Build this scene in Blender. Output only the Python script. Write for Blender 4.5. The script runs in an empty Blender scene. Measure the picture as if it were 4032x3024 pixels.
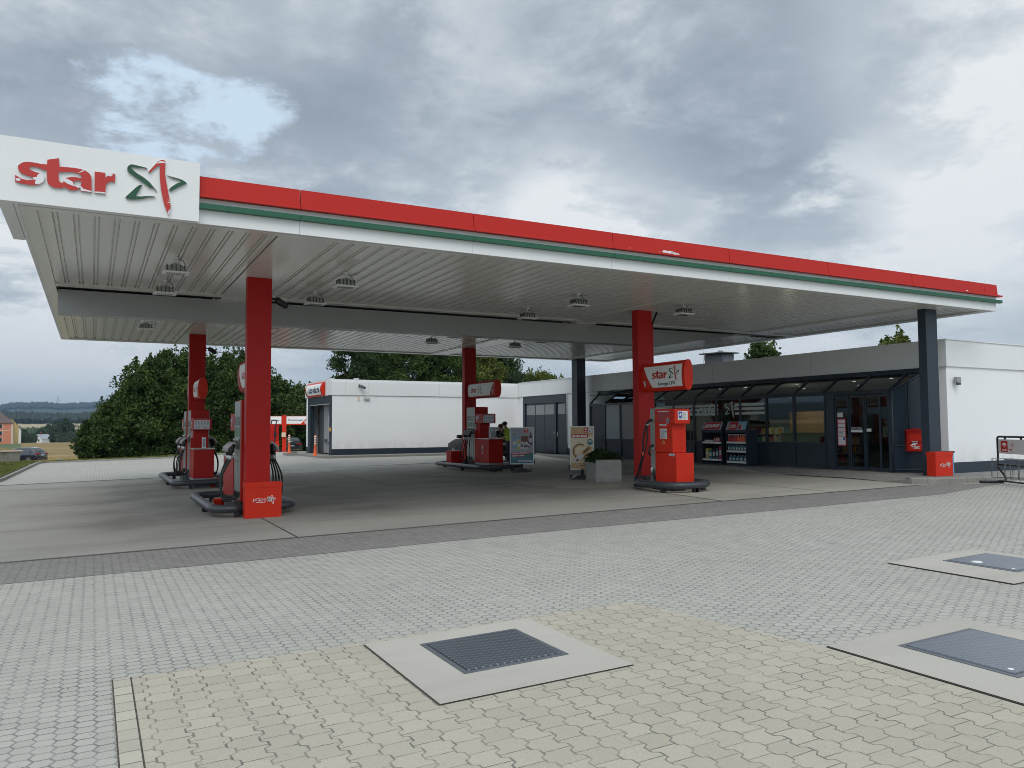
import bpy, bmesh, math, random
import numpy as np
from mathutils import Vector, Matrix
from mathutils.geometry import tessellate_polygon
R = math.radians
rnd = random.Random(7)
C = bpy.context.scene.collection
S = bpy.context.scene
# ---------------------------------------------------------------- camera, light, exposure
CAMP = Vector((0, 0, 1.6))
cam = bpy.data.objects.new('camera', bpy.data.cameras.new('camera')); C.objects.link(cam); S.camera = cam
_r = Vector((0.881525, -0.472103, -0.005691)); _u = Vector((-0.020897, -0.051056, 0.998477)); _f = Vector((0.471675, 0.880064, 0.054872))
cam.matrix_world = Matrix(((_r.x, _u.x, -_f.x, 0), (_r.y, _u.y, -_f.y, 0), (_r.z, _u.z, -_f.z, 1.6), (0, 0, 0, 1)))
cam.data.sensor_width = 36; cam.data.lens = 36 * 3077.42 / 4032
cam.data.clip_start = .1; cam.data.clip_end = 30000
S.view_settings.view_transform = 'Standard'; S.view_settings.look = 'None'; S.view_settings.gamma = 1
S.view_settings.exposure = 0.0
S.cycles.use_denoising = True; S.cycles.filter_width = .95; S.cycles.denoising_prefilter = 'ACCURATE'
S.cycles.max_bounces = 8; S.cycles.volume_bounces = 0; S.cycles.transparent_max_bounces = 12
SUN_EL, SUN_AZ = 50, 205          # azimuth from +Y towards +X
w = bpy.data.worlds.new('World'); S.world = w; w.use_nodes = True
class G:
    """tiny helper to write shader maths"""
    def __init__(s, tree): s.t = tree; s.n = tree.nodes; s.l = tree.links
    def node(s, typ, **kw):
        n = s.n.new(typ)
        for k, v in kw.items(): setattr(n, k, v)
        return n
    def put(s, sock, v):
        if hasattr(v, 'links') or isinstance(v, bpy.types.NodeSocket): s.l.new(v, sock)
        else: sock.default_value = v
    def m(s, op, a, b=None, c=None, clamp=False):
        n = s.n.new('ShaderNodeMath'); n.operation = op; n.use_clamp = clamp
        s.put(n.inputs[0], a)
        if b is not None: s.put(n.inputs[1], b)
        if c is not None: s.put(n.inputs[2], c)
        return n.outputs[0]
    def vm(s, op, a, b=None, scale=None):
        n = s.n.new('ShaderNodeVectorMath'); n.operation = op
        s.put(n.inputs[0], a)
        if b is not None: s.put(n.inputs[1], b)
        if scale is not None: s.put(n.inputs['Scale'], scale)
        return n.outputs['Value'] if op in ('LENGTH', 'DOT_PRODUCT', 'DISTANCE') else n.outputs[0]
    def xyz(s, x, y, z=0.0):
        n = s.n.new('ShaderNodeCombineXYZ'); s.put(n.inputs[0], x); s.put(n.inputs[1], y); s.put(n.inputs[2], z); return n.outputs[0]
    def sep(s, v):
        n = s.n.new('ShaderNodeSeparateXYZ'); s.put(n.inputs[0], v); return n.outputs
    def noise(s, vec, scale, detail=3, rough=.55, dist=0.0, dim='3D'):
        n = s.n.new('ShaderNodeTexNoise'); n.noise_dimensions = dim
        if vec is not None: s.l.new(vec, n.inputs['Vector'])
        n.inputs['Scale'].default_value = scale; n.inputs['Detail'].default_value = detail
        n.inputs['Roughness'].default_value = rough; n.inputs['Distortion'].default_value = dist
        return n.outputs['Fac']
    def white(s, vec):
        n = s.n.new('ShaderNodeTexWhiteNoise'); s.l.new(vec, n.inputs['Vector']); return n.outputs['Value']
    def ss(s, v, a, b):
        n = s.n.new('ShaderNodeMapRange'); n.interpolation_type = 'SMOOTHSTEP'
        s.put(n.inputs[0], v); s.put(n.inputs[1], a); s.put(n.inputs[2], b); return n.outputs[0]
    def ramp(s, v, stops):
        n = s.n.new('ShaderNodeValToRGB'); e = n.color_ramp.elements
        while len(e) < len(stops): e.new(.5)
        for i, (p, c) in enumerate(stops): e[i].position = p; e[i].color = (*c, 1)
        s.l.new(v, n.inputs[0]); return n.outputs[0]
    def mix(s, f, a, b, mode='MIX'):
        n = s.n.new('ShaderNodeMix'); n.data_type = 'RGBA'; n.blend_type = mode
        s.put(n.inputs[0], f)
        for k, v in ((6, a), (7, b)):
            if isinstance(v, (tuple, list)): n.inputs[k].default_value = (*v, 1) if len(v) == 3 else v
            else: s.l.new(v, n.inputs[k])
        return n.outputs[2]
g = G(w.node_tree); w.node_tree.nodes.clear()
sky = g.node('ShaderNodeTexSky', sky_type='NISHITA', sun_disc=False, sun_elevation=R(SUN_EL), sun_rotation=R(SUN_AZ))
dr = g.node('ShaderNodeTexCoord').outputs['Generated']
dx, dy, dz = g.sep(dr)
k_ = g.m('DIVIDE', 1.0, g.m('ADD', g.m('MAXIMUM', dz, 0.0), .16))
pv = g.xyz(g.m('MULTIPLY', dx, k_), g.m('MULTIPLY', dy, k_), 0.0)
big = g.noise(g.vm('ADD', pv, (3.1, 7.4, 0)), .60, 2, .5)
mid = g.noise(g.vm('ADD', pv, (1.3, .4, 2.0)), 1.15, 8, .60, .15)
fine = g.noise(g.vm('ADD', pv, (4.0, 2.2, 1.0)), 3.2, 8, .66, .2)
d0 = g.m('ADD', g.m('MULTIPLY', big, .24), g.m('ADD', g.m('MULTIPLY', mid, .60), g.m('MULTIPLY', fine, .26)))
def skyv(px, py): return tuple((_f + _r * ((px - 2016) / 3077.42) - _u * ((py - 1512) / 3077.42)).normalized())
wob = g.m('ADD', g.m('MULTIPLY', g.m('SUBTRACT', mid, .5), .8), g.m('MULTIPLY', g.m('SUBTRACT', fine, .5), .7))
for px, py, deg, amp in ((2950, 250, 18, .13), (2900, 780, 13, .08), (900, 380, 18, .09), (1500, 700, 12, .06), (250, 620, 9, .07), (3800, 250, 12, -.20), (3900, 800, 11, -.07), (2350, 960, 10, -.20), (1500, 250, 12, -.05), (60, 1200, 12, -.22), (3350, 1250, 12, -.10), (2700, 1150, 11, -.10)):
    k0 = 1 - math.cos(R(deg)); d0 = g.m('ADD', d0, g.m('MULTIPLY', g.ss(g.m('ADD', g.vm('DOT_PRODUCT', dr, skyv(px, py)), g.m('MULTIPLY', wob, k0 * 3.5)), 1 - k0, 1.0), amp))
cl = g.ramp(d0, [(.40, (.90, .92, .93)), (.475, (.70, .75, .78)), (.545, (.52, .58, .635)), (.63, (.41, .465, .525)), (.76, (.32, .37, .425))])
gap_ = g.ss(g.m('ADD', g.vm('DOT_PRODUCT', dr, skyv(700, 500)), g.m('MULTIPLY', wob, .035)), math.cos(R(6)), math.cos(R(1.5)))
cl = g.mix(g.m('MULTIPLY', gap_, g.ss(fine, .40, .56)), cl, (.66, .80, .95))
hz = g.ss(dz, .22, -.01)
cl = g.mix(g.m('MULTIPLY', hz, .5), cl, (.74, .78, .795))
sd = Vector((math.sin(R(SUN_AZ)) * math.cos(R(SUN_EL)), math.cos(R(SUN_AZ)) * math.cos(R(SUN_EL)), math.sin(R(SUN_EL))))
glow = g.ss(g.vm('DOT_PRODUCT', dr, tuple(sd)), -.1, 1.0)
cl = g.vm('SCALE', cl, scale=g.m('ADD', 1.0, g.m('MULTIPLY', glow, .95)))
hole = g.ss(g.noise(g.vm('ADD', pv, (5.0, 1.7, 9)), 1.1, 6, .6, .3), .66, .75)
bg1 = g.node('ShaderNodeBackground'); g.l.new(sky.outputs[0], bg1.inputs[0]); bg1.inputs[1].default_value = .12
bg2 = g.node('ShaderNodeBackground'); g.l.new(cl, bg2.inputs[0]); bg2.inputs[1].default_value = 1.0
mx = g.node('ShaderNodeMixShader'); g.l.new(g.m('SUBTRACT', .95, g.m('MULTIPLY', hole, .35)), mx.inputs[0])
g.l.new(bg1.outputs[0], mx.inputs[1]); g.l.new(bg2.outputs[0], mx.inputs[2])
g.l.new(mx.outputs[0], g.node('ShaderNodeOutputWorld').inputs[0])
sun = bpy.data.objects.new('sun', bpy.data.lights.new('sun', 'SUN')); C.objects.link(sun)
sun.data.energy = 1.25; sun.data.angle = R(35); sun.data.color = (1, .94, .86)
sun.rotation_euler = Vector(sd).to_track_quat('Z', 'Y').to_euler()

# ---------------------------------------------------------------- materials
M = {}
def mat(name, col, rough=.5, metal=0.0, var=.12, vscale=2.0, bump=0.0, bscale=40, spec=.5, coat=0.0, col2=None, c2lo=.55, c2hi=.7, c2scale=1.5, fn=None):
    m = bpy.data.materials.new(name); m.use_nodes = True; g = G(m.node_tree)
    b = m.node_tree.nodes['Principled BSDF']
    pos = g.node('ShaderNodeNewGeometry').outputs['Position']
    n = g.noise(pos, vscale, 4, .6)
    c = g.mix(1.0, tuple(col), g.mix(n, (1 - var,) * 3, (1 + var,) * 3), 'MULTIPLY')
    if col2:
        c = g.mix(g.ss(g.noise(g.vm('ADD', pos, (4, 9, 2)), c2scale, 5, .6), c2lo, c2hi), c, tuple(col2))
    if fn: c = fn(g, pos, c)
    g.l.new(c, b.inputs['Base Color'])
    b.inputs['Roughness'].default_value = rough; b.inputs['Metallic'].default_value = metal
    b.inputs['Specular IOR Level'].default_value = spec; b.inputs['Coat Weight'].default_value = coat
    if bump:
        bp = g.node('ShaderNodeBump'); bp.inputs['Strength'].default_value = bump; bp.inputs['Distance'].default_value = .02
        g.l.new(g.noise(pos, bscale, 4, .6), bp.inputs['Height']); g.l.new(bp.outputs[0], b.inputs['Normal'])
    M[name] = m; return m
def emat(name, col, s):
    m = bpy.data.materials.new(name); m.use_nodes = True; b = m.node_tree.nodes['Principled BSDF']
    b.inputs['Base Color'].default_value = (*col, 1); b.inputs['Emission Color'].default_value = (*col, 1); b.inputs['Emission Strength'].default_value = s
    M[name] = m
def gmat(name, tint, rough=.02, trans=.8, ior=1.5):
    m = bpy.data.materials.new(name); m.use_nodes = True; g = G(m.node_tree); m.node_tree.nodes.clear()
    tr = g.node('ShaderNodeBsdfTransparent'); tr.inputs[0].default_value = (*[t * trans for t in tint], 1)
    gl = g.node('ShaderNodeBsdfGlossy'); gl.inputs['Roughness'].default_value = rough; gl.inputs[0].default_value = (.9, .95, .95, 1)
    ge = g.node('ShaderNodeNewGeometry'); cs = g.m('ABSOLUTE', g.vm('DOT_PRODUCT', ge.outputs['Normal'], ge.outputs['Incoming'])); fz = g.m('ADD', .045, g.m('MULTIPLY', .955, g.m('POWER', g.m('SUBTRACT', 1.0, cs), 5.0)))
    mx = g.node('ShaderNodeMixShader'); g.l.new(g.m('MULTIPLY', fz, 1.5, clamp=True), mx.inputs[0])
    g.l.new(tr.outputs[0], mx.inputs[1]); g.l.new(gl.outputs[0], mx.inputs[2]); g.l.new(mx.outputs[0], g.node('ShaderNodeOutputMaterial').inputs[0])
    M[name] = m
# ---------------------------------------------------------------- mesh helpers
class MB:
    """collects primitives into one mesh, several materials allowed"""
    def __init__(s): s.v = []; s.f = []; s.mi = []; s.mats = []; s.sm = []
    def k(s, m):
        if m not in s.mats: s.mats.append(m)
        return s.mats.index(m)
    def add(s, vs, fs, m, smooth=False):
        o = len(s.v); s.v += [tuple(v) for v in vs]; kk = s.k(m)
        for f in fs: s.f.append(tuple(i + o for i in f)); s.mi.append(kk); s.sm.append(smooth)
        return s
    def box(s, x0, x1, y0, y1, z0, z1, m, T=None, bev=0.0):
        if bev > 0:
            b = min(bev, (x1 - x0) / 3, (y1 - y0) / 3, (z1 - z0) / 3)
            bm = bmesh.new(); bmesh.ops.create_cube(bm, size=1)
            for v in bm.verts: v.co = Vector(((x0 + x1) / 2 + v.co.x * (x1 - x0), (y0 + y1) / 2 + v.co.y * (y1 - y0), (z0 + z1) / 2 + v.co.z * (z1 - z0)))
            bmesh.ops.bevel(bm, geom=bm.edges[:], offset=b, segments=2, affect='EDGES', profile=.6)
            vs = [v.co.copy() for v in bm.verts]; bm.verts.index_update(); fs = [[v.index for v in f.verts] for f in bm.faces]; bm.free()
        else:
            vs = [Vector(p) for p in ((x0, y0, z0), (x1, y0, z0), (x1, y1, z0), (x0, y1, z0), (x0, y0, z1), (x1, y0, z1), (x1, y1, z1), (x0, y1, z1))]
            fs = [(0, 3, 2, 1), (4, 5, 6, 7), (0, 1, 5, 4), (1, 2, 6, 5), (2, 3, 7, 6), (3, 0, 4, 7)]
        if T: vs = [T(v) if callable(T) else T @ v for v in vs]
        return s.add(vs, fs, m)
    def quad(s, a, b, c, d, m): return s.add([a, b, c, d], [(0, 1, 2, 3)], m)
    def prism(s, pts, ext, m, holes=()):
        """planar polygon (3D points) extruded by vector ext"""
        ext = Vector(ext); loops = [[Vector(p) for p in L] for L in [pts] + list(holes)]
        flat = [p for L in loops for p in L]; n = len(flat)
        tri = tessellate_polygon(loops)
        s.add(flat + [p + ext for p in flat], [tuple(t) for t in tri] + [tuple(i + n for i in reversed(t)) for t in tri], m)
        o = 0; vs = flat + [p + ext for p in flat]; fs = []
        for L in loops:
            q = len(L)
            for i in range(q): fs.append((o + i, o + (i + 1) % q, n + o + (i + 1) % q, n + o + i))
            o += q
        return s.add(vs, fs, m)
    def tube(s, pts, r, m, seg=8, closed=False, caps=True, flat=None):
        pts = [Vector(p) for p in pts]; n = len(pts); vs = []; fs = []
        rr = r if isinstance(r, (list, tuple)) else [r] * n; prev = None
        for i, p in enumerate(pts):
            a = pts[(i - 1) % n] if (i > 0 or closed) else p; b = pts[(i + 1) % n] if (i < n - 1 or closed) else p
            t = (b - a).normalized()
            if prev is None:
                prev = t.orthogonal().normalized()
                if abs(t.z) < .9: prev = Vector((0, 0, 1)) - t * t.z; prev.normalize()
            prev = (prev - t * prev.dot(t)).normalized(); q = t.cross(prev)
            for j in range(seg):
                an = 2 * math.pi * j / seg; vs.append(p + prev * math.cos(an) * rr[i] * (flat or 1) + q * math.sin(an) * rr[i])
        for i in range(n if closed else n - 1):
            for j in range(seg):
                a = i * seg + j; b = i * seg + (j + 1) % seg; c = ((i + 1) % n) * seg + (j + 1) % seg; d = ((i + 1) % n) * seg + j
                fs.append((a, b, c, d))
        s.add(vs, fs, m, True)
        if caps and not closed: s.add(vs[:seg], [tuple(range(seg))], m); s.add(vs[-seg:], [tuple(reversed(range(seg)))], m)
        return s
    def cyl(s, c, r, h, m, seg=20, r2=None, axis='z'):
        r2 = r if r2 is None else r2; c = Vector(c); ax = {'x': Vector((1, 0, 0)), 'y': Vector((0, 1, 0)), 'z': Vector((0, 0, 1))}[axis]
        return s.tube([c, c + ax * h], [r, r2], m, seg)
    def lathe(s, c, prof, m, seg=16, T=None):
        vs = []; fs = []; c = Vector(c); n = len(prof)
        for r, z in prof:
            for j in range(seg):
                a = 2 * math.pi * j / seg; v = Vector((math.cos(a) * r, math.sin(a) * r, z)); vs.append(c + (T @ v if T else v))
        for i in range(n - 1):
            for j in range(seg): fs.append((i * seg + j, i * seg + (j + 1) % seg, (i + 1) * seg + (j + 1) % seg, (i + 1) * seg + j))
        s.add(vs, fs, m, True)
        s.add(vs[:seg], [tuple(reversed(range(seg)))], m); s.add(vs[-seg:], [tuple(range(seg))], m); return s
    def shape(s, loops, fn, m, cuts=0):
        """flat 2D loops mapped to 3D by fn(u,v)"""
        L3 = [[Vector((p[0], p[1], 0)) for p in L] for L in loops]; flat = [p for L in L3 for p in L]
        tri = [tuple(t) for t in tessellate_polygon(L3)]
        vs = flat; fs = tri
        if cuts:
            bm = bmesh.new(); bv = [bm.verts.new(p) for p in flat]
            for t in tri:
                try: bm.faces.new([bv[i] for i in t])
                except ValueError: pass
            for _ in range(cuts): bmesh.ops.subdivide_edges(bm, edges=bm.edges[:], cuts=1, use_grid_fill=True)
            bmesh.ops.triangulate(bm, faces=bm.faces[:])
            bm.verts.index_update(); vs = [v.co.copy() for v in bm.verts]; fs = [[v.index for v in f.verts] for f in bm.faces]; bm.free()
        return s.add([fn(p[0], p[1]) for p in vs], fs, m)
    def build(s, name, parent=None, T=None):
        me = bpy.data.meshes.new(name); me.from_pydata([tuple((T @ Vector(v)) if T else v) for v in s.v], [], s.f)
        for m in s.mats: me.materials.append(M[m])
        me.polygons.foreach_set('material_index', s.mi); me.polygons.foreach_set('use_smooth', s.sm)
        bm = bmesh.new(); bm.from_mesh(me); bmesh.ops.remove_doubles(bm, verts=bm.verts[:], dist=1e-5)
        bmesh.ops.recalc_face_normals(bm, faces=bm.faces[:]); bm.to_mesh(me); bm.free()
        o = bpy.data.objects.new(name, me); C.objects.link(o)
        if parent: o.parent = parent
        return o
def tag(o, label=None, cat=None, group=None, kind=None):
    if label: o['label'] = label
    if cat: o['category'] = cat
    if group: o['group'] = group
    if kind: o['kind'] = kind
    return o
def thing(name, label, cat, loc=(0, 0, 0), rz=0.0, group=None):
    o = bpy.data.objects.new(name, None); C.objects.link(o); o.location = loc; o.rotation_euler = (0, 0, rz); o.empty_display_size = .2
    return tag(o, label, cat, group)
def struct(o): o['kind'] = 'structure'; return o
def dup(root, loc=None, rz=None, label=None, parent=None):
    c = root.copy(); C.objects.link(c)
    if parent: c.parent = parent
    if loc is not None: c.location = loc
    if rz is not None: c.rotation_euler = (0, 0, rz)
    if label: c['label'] = label
    for ch in KIDS.get(root.name, []) or [o for o in root.children]: dup(ch, parent=c)
    return c
KIDS = {}
_txt = {}
def text2d(s_, bold=.02, size=1.0):
    """vertices and faces of a string from Blender's built-in font, unit cap height about .7"""
    key = (s_, bold)
    if key not in _txt:
        cu = bpy.data.curves.new('t', 'FONT'); cu.body = s_; cu.size = 1; cu.offset = bold; cu.resolution_u = 3; cu.fill_mode = 'FRONT'
        ob = bpy.data.objects.new('t', cu); C.objects.link(ob)
        dg = bpy.context.evaluated_depsgraph_get(); me = bpy.data.meshes.new_from_object(ob.evaluated_get(dg))
        _txt[key] = ([tuple(v.co) for v in me.vertices], [tuple(p.vertices) for p in me.polygons])
        bpy.data.objects.remove(ob); bpy.data.curves.remove(cu); bpy.data.meshes.remove(me)
    return _txt[key]
def text(mb, s_, fn, u, v, width, height, m, bold=.02, shear=0.0):
    """string fitted in a box width x height with lower left corner u, v"""
    vs, fs = text2d(s_, bold)
    x0 = min(p[0] for p in vs); x1 = max(p[0] for p in vs); y0 = min(p[1] for p in vs); y1 = max(p[1] for p in vs)
    mb.add([fn(u + (p[0] - x0) / (x1 - x0) * width + (p[1] - y0) / (y1 - y0) * height * shear, v + (p[1] - y0) / (y1 - y0) * height) for p in vs], fs, m)
def rect(mb, fn, u0, u1, v0, v1, m): mb.add([fn(u0, v0), fn(u1, v0), fn(u1, v1), fn(u0, v1)], [(0, 1, 2, 3)], m)
STA=[(-0.593,0.109),(-0.589,0.173),(-0.458,0.213),(-0.454,0.161),(-0.447,0.102),(-0.364,0.11),(-0.284,0.113),(-0.208,0.109),(-0.15,0.093),(-0.108,0.066),(-0.087,0.032),(-0.079,-0.01),(-0.075,-0.189),(-0.144,-0.192),(-0.205,-0.187),(-0.209,-0.141),(-0.231,-0.171),(-0.266,-0.191),(-0.317,-0.194),(-0.358,-0.182),(-0.387,-0.162),(-0.398,-0.153),(-0.401,-0.178),(-0.454,-0.185),(-0.5,-0.185),(-0.545,-0.172),(-0.574,-0.143),(-0.587,-0.098),(-0.592,-0.026),(-0.593,0.025),(-0.639,0.033),(-0.695,0.051),(-0.729,0.054),(-0.767,0.046),(-0.78,0.031),(-0.772,0.013),(-0.727,-0.004),(-0.672,-0.015),(-0.638,-0.026),(-0.615,-0.056),(-0.611,-0.089),(-0.622,-0.123),(-0.646,-0.153),(-0.679,-0.172),(-0.728,-0.185),(-0.794,-0.189),(-0.86,-0.185),(-0.909,-0.173),(-0.934,-0.161),(-0.933,-0.077),(-0.906,-0.093),(-0.862,-0.115),(-0.807,-0.125),(-0.758,-0.118),(-0.738,-0.104),(-0.736,-0.092),(-0.753,-0.081),(-0.825,-0.068),(-0.872,-0.048),(-0.897,-0.02),(-0.907,0.018),(-0.905,0.048),(-0.88,0.078),(-0.845,0.101),(-0.813,0.111),(-0.785,0.114),(-0.73,0.114),(-0.658,0.108)]
H1=[(-0.456,0.027),(-0.402,0.032),(-0.363,0.042),(-0.305,0.047),(-0.253,0.045),(-0.218,0.03),(-0.202,0.005),(-0.201,-0.012),(-0.264,-0.007),(-0.321,-0.013),(-0.367,-0.031),(-0.395,-0.057),(-0.405,-0.085),(-0.405,-0.102),(-0.433,-0.102),(-0.451,-0.085),(-0.455,-0.039)]
H2=[(-0.288,-0.085),(-0.268,-0.062),(-0.234,-0.052),(-0.2,-0.054),(-0.204,-0.096),(-0.215,-0.115),(-0.244,-0.123),(-0.267,-0.12),(-0.282,-0.107)]
RR=[(-0.05,0.099),(0.077,0.101),(0.079,0.03),(0.099,0.063),(0.128,0.092),(0.17,0.105),(0.194,0.104),(0.193,-0.012),(0.148,-0.011),(0.113,-0.03),(0.09,-0.068),(0.085,-0.123),(0.086,-0.188),(-0.047,-0.189)]
WHP=[[(-0.928,-0.125),(-0.905,-0.119),(-0.878,-0.121),(-0.872,-0.133),(-0.883,-0.151),(-0.921,-0.15)],[(-0.736,-0.081),(-0.698,-0.072),(-0.69,-0.041),(-0.674,-0.029),(-0.666,-0.017),(-0.638,-0.03),(-0.618,-0.056),(-0.614,-0.089),(-0.624,-0.123),(-0.649,-0.148),(-0.682,-0.166),(-0.713,-0.164),(-0.717,-0.137),(-0.705,-0.112),(-0.736,-0.11)],[(-0.381,-0.045),(-0.349,-0.05),(-0.297,-0.079),(-0.29,-0.109),(-0.267,-0.124),(-0.238,-0.128),(-0.206,-0.117),(-0.174,-0.152),(-0.08,-0.17),(-0.078,-0.183),(-0.202,-0.18),(-0.209,-0.137),(-0.232,-0.149),(-0.261,-0.135),(-0.319,-0.123),(-0.365,-0.106),(-0.397,-0.084),(-0.397,-0.061)],[(0.099,0.06),(0.131,0.089),(0.17,0.088),(0.161,0.076),(0.138,0.059)],[(-0.043,-0.171),(0.032,-0.164),(0.083,-0.168),(0.083,-0.183),(-0.044,-0.185)],[(-0.236,0.054),(-0.185,0.092),(-0.167,0.091),(-0.19,0.071),(-0.225,0.054)],[(0.696,0.319),(0.736,0.363),(0.779,0.362),(0.803,0.357),(0.801,0.342),(0.755,0.338),(0.722,0.328)],[(0.831,-0.162),(0.86,-0.166),(0.87,-0.189),(0.832,-0.2),(0.861,-0.204),(0.881,-0.214),(0.881,-0.236),(0.873,-0.221),(0.865,-0.182),(0.86,-0.172)],[(0.849,-0.347),(0.858,-0.298),(0.871,-0.296),(0.864,-0.379)]]
SG1=[(0.583,0.23),(0.566,0.246),(0.491,0.256),(0.425,0.264),(0.388,0.266),(0.356,0.25),(0.335,0.216),(0.334,0.179),(0.353,0.142),(0.428,0.093),(0.523,0.036),(0.619,-0.032),(0.666,-0.033),(0.71,-0.067),(0.685,-0.033),(0.656,-0.0),(0.622,0.043),(0.579,0.079),(0.522,0.118),(0.455,0.153),(0.408,0.19),(0.384,0.213),(0.393,0.225),(0.449,0.225),(0.52,0.228),(0.567,0.23)]
SR1=[(0.605,0.178),(0.593,0.187),(0.6,0.204),(0.66,0.287),(0.717,0.36),(0.745,0.38),(0.779,0.387),(0.803,0.376),(0.807,0.347),(0.802,0.288),(0.806,0.187),(0.82,0.092),(0.844,-0.038),(0.865,-0.147),(0.883,-0.225),(0.879,-0.273),(0.872,-0.312),(0.866,-0.382),(0.819,-0.297),(0.794,-0.226),(0.768,-0.112),(0.749,-0.014),(0.736,0.112),(0.731,0.213),(0.732,0.288),(0.727,0.3),(0.713,0.29),(0.661,0.234),(0.624,0.189)]
SG2=[(0.83,0.18),(0.859,0.173),(0.923,0.164),(1.001,0.151),(1.051,0.131),(1.083,0.104),(1.051,0.08),(0.983,0.035),(0.916,-0.012),(0.878,-0.041),(0.868,-0.024),(0.853,-0.015),(0.872,0.014),(0.905,0.046),(0.953,0.085),(0.997,0.11),(1.002,0.124),(0.972,0.131),(0.894,0.146),(0.855,0.162)]
SG3=[(0.524,-0.003),(0.505,0.005),(0.477,-0.01),(0.431,-0.059),(0.377,-0.124),(0.327,-0.183),(0.32,-0.199),(0.341,-0.217),(0.388,-0.221),(0.457,-0.212),(0.527,-0.192),(0.602,-0.164),(0.668,-0.147),(0.689,-0.139),(0.644,-0.135),(0.573,-0.144),(0.503,-0.159),(0.447,-0.164),(0.465,-0.127),(0.488,-0.087),(0.506,-0.043)]
def grow(L, d):
    """offset a closed loop outwards"""
    n = len(L); A = sum(L[i][0] * L[(i + 1) % n][1] - L[(i + 1) % n][0] * L[i][1] for i in range(n)); sg = 1 if A > 0 else -1
    out = []
    for i in range(n):
        a, b, c = L[i - 1], L[i], L[(i + 1) % n]
        n1 = Vector((b[1] - a[1], a[0] - b[0])); n2 = Vector((c[1] - b[1], b[0] - c[0]))
        if n1.length > 0: n1.normalize()
        if n2.length > 0: n2.normalize()
        q = n1 + n2; q = q.normalized() if q.length > .01 else n1
        out.append((b[0] + q.x * d * sg, b[1] + q.y * d * sg))
    return out
def logo(mb, fn, red='logo_red', green='logo_green', back=None, d=.018, cuts=0, only=None):
    """the word and the star, u -.93...1.17, v -.45...+.4; fn(u, v, lift)"""
    sets = [([STA, H1, H2], red), ([RR], red), ([SG1], green), ([SR1], red), ([SG2], green), ([SG3], green)]
    if only == 'star': sets = sets[2:]
    if back:
        for L, _ in sets: mb.shape([grow(L[0], d)], lambda u, v: fn(u, v, 0), back, cuts)
    for L, m in sets: mb.shape(L, lambda u, v: fn(u, v, 1), m, cuts)
# ---------------------------------------------------------------- colours
mat('white_metal', (.78, .79, .79), .45, var=.05, vscale=.8, col2=(.62, .63, .62), c2lo=.62, c2hi=.9, c2scale=.7)
mat('soffit', (.66, .66, .62), .22, var=.05, vscale=.5, spec=.6)
mat('beam_grey', (.40, .41, .415), .45, var=.05)
mat('red', (.42, .012, .009), .42, var=.10, vscale=1.0, spec=.22)
mat('red_bright', (.60, .028, .010), .42, var=.08, spec=.22)
mat('red_fascia', (.47, .022, .016), .5, spec=.2, var=.06, vscale=.6)
mat('green_fascia', (.010, .10, .05), .4, var=.06)
mat('logo_red', (.48, .028, .020), .4, var=.05)
mat('logo_green', (.008, .075, .035), .4, var=.05)
mat('logo_edge', (.55, .50, .48), .5)
mat('white_letter', (.82, .82, .80), .5, var=.03)
mat('peeled', (.75, .74, .76), .6, var=.04)
def wallfn(g, pos, base):
    x, y, z = g.sep(pos); n = g.noise(g.vm('MULTIPLY', pos, (1, 1, .5)), 2.2, 6, .7); s = g.m('MULTIPLY', g.ss(z, 1.25, .62), g.ss(n, .38, .66))
    run = g.m('MULTIPLY', g.ss(z, 2.2, 3.05), g.ss(g.noise(g.vm('MULTIPLY', pos, (5, 5, .12)), 1.0, 4, .6), .56, .74)); return g.mix(g.m('MULTIPLY', run, .18), g.mix(g.m('MULTIPLY', s, .28), base, (.42, .39, .34)), (.45, .45, .43))
mat('render_white', (.84, .85, .86), .75, var=.035, vscale=.6, bump=.15, bscale=90, col2=(.76, .77, .78), c2lo=.6, c2hi=.85, c2scale=.5, fn=wallfn)
mat('navy', (.022, .034, .050), .45, var=.12, vscale=1.2)
mat('navy_gloss', (.020, .032, .048), .25, var=.1)
mat('black', (.012, .012, .014), .5, var=.1)
mat('rubber', (.010, .010, .011), .45, var=.1)
mat('pipe', (.045, .052, .062), .38, var=.25, vscale=6, spec=.5)
mat('grey_panel', (.33, .35, .33), .35, metal=.3, var=.06)
mat('alu', (.55, .56, .56), .35, metal=.6, var=.06)
mat('grey_mid', (.30, .31, .32), .5, var=.05)
mat('grey_dark', (.09, .095, .10), .5, var=.1)
mat('glass_sticker', (.55, .60, .58), .6)
mat('blue', (.03, .09, .35), .5); mat('sky_blue', (.10, .32, .55), .5)
mat('orange', (.80, .13, .03), .45, var=.05); mat('amber', (.65, .35, .06), .5)
mat('yellow', (.75, .62, .05), .5); mat('lime', (.45, .62, .05), .7)
mat('screen_green', (.03, .16, .08), .3)
mat('paper', (.62, .64, .66), .6, var=.1, vscale=30)
mat('ink', (.10, .10, .11), .7)
mat('skin', (.45, .25, .17), .5); mat('hair', (.03, .018, .012), .7); mat('cap', (.02, .02, .022), .8); mat('cloth_dark', (.022, .022, .026), .8); mat('cloth_camo', (.06, .06, .05), .85, var=.6, vscale=25)
mat('denim', (.04, .05, .08), .8)
mat('slate', (.13, .145, .165), .7, var=.3, vscale=4)
mat('roof_red', (.20, .075, .05), .8, var=.2, vscale=.8); mat('roof_brown', (.12, .09, .085), .8, var=.15, vscale=.5)
mat('house_orange', (.60, .22, .13), .8, var=.05, vscale=.2); mat('house_yellow', (.65, .50, .22), .8); mat('house_white', (.80, .80, .78), .8); mat('trim', (.62, .52, .42), .8); mat('house_cream', (.42, .39, .33), .8)
mat('window_dark', (.03, .035, .04), .25)
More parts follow.
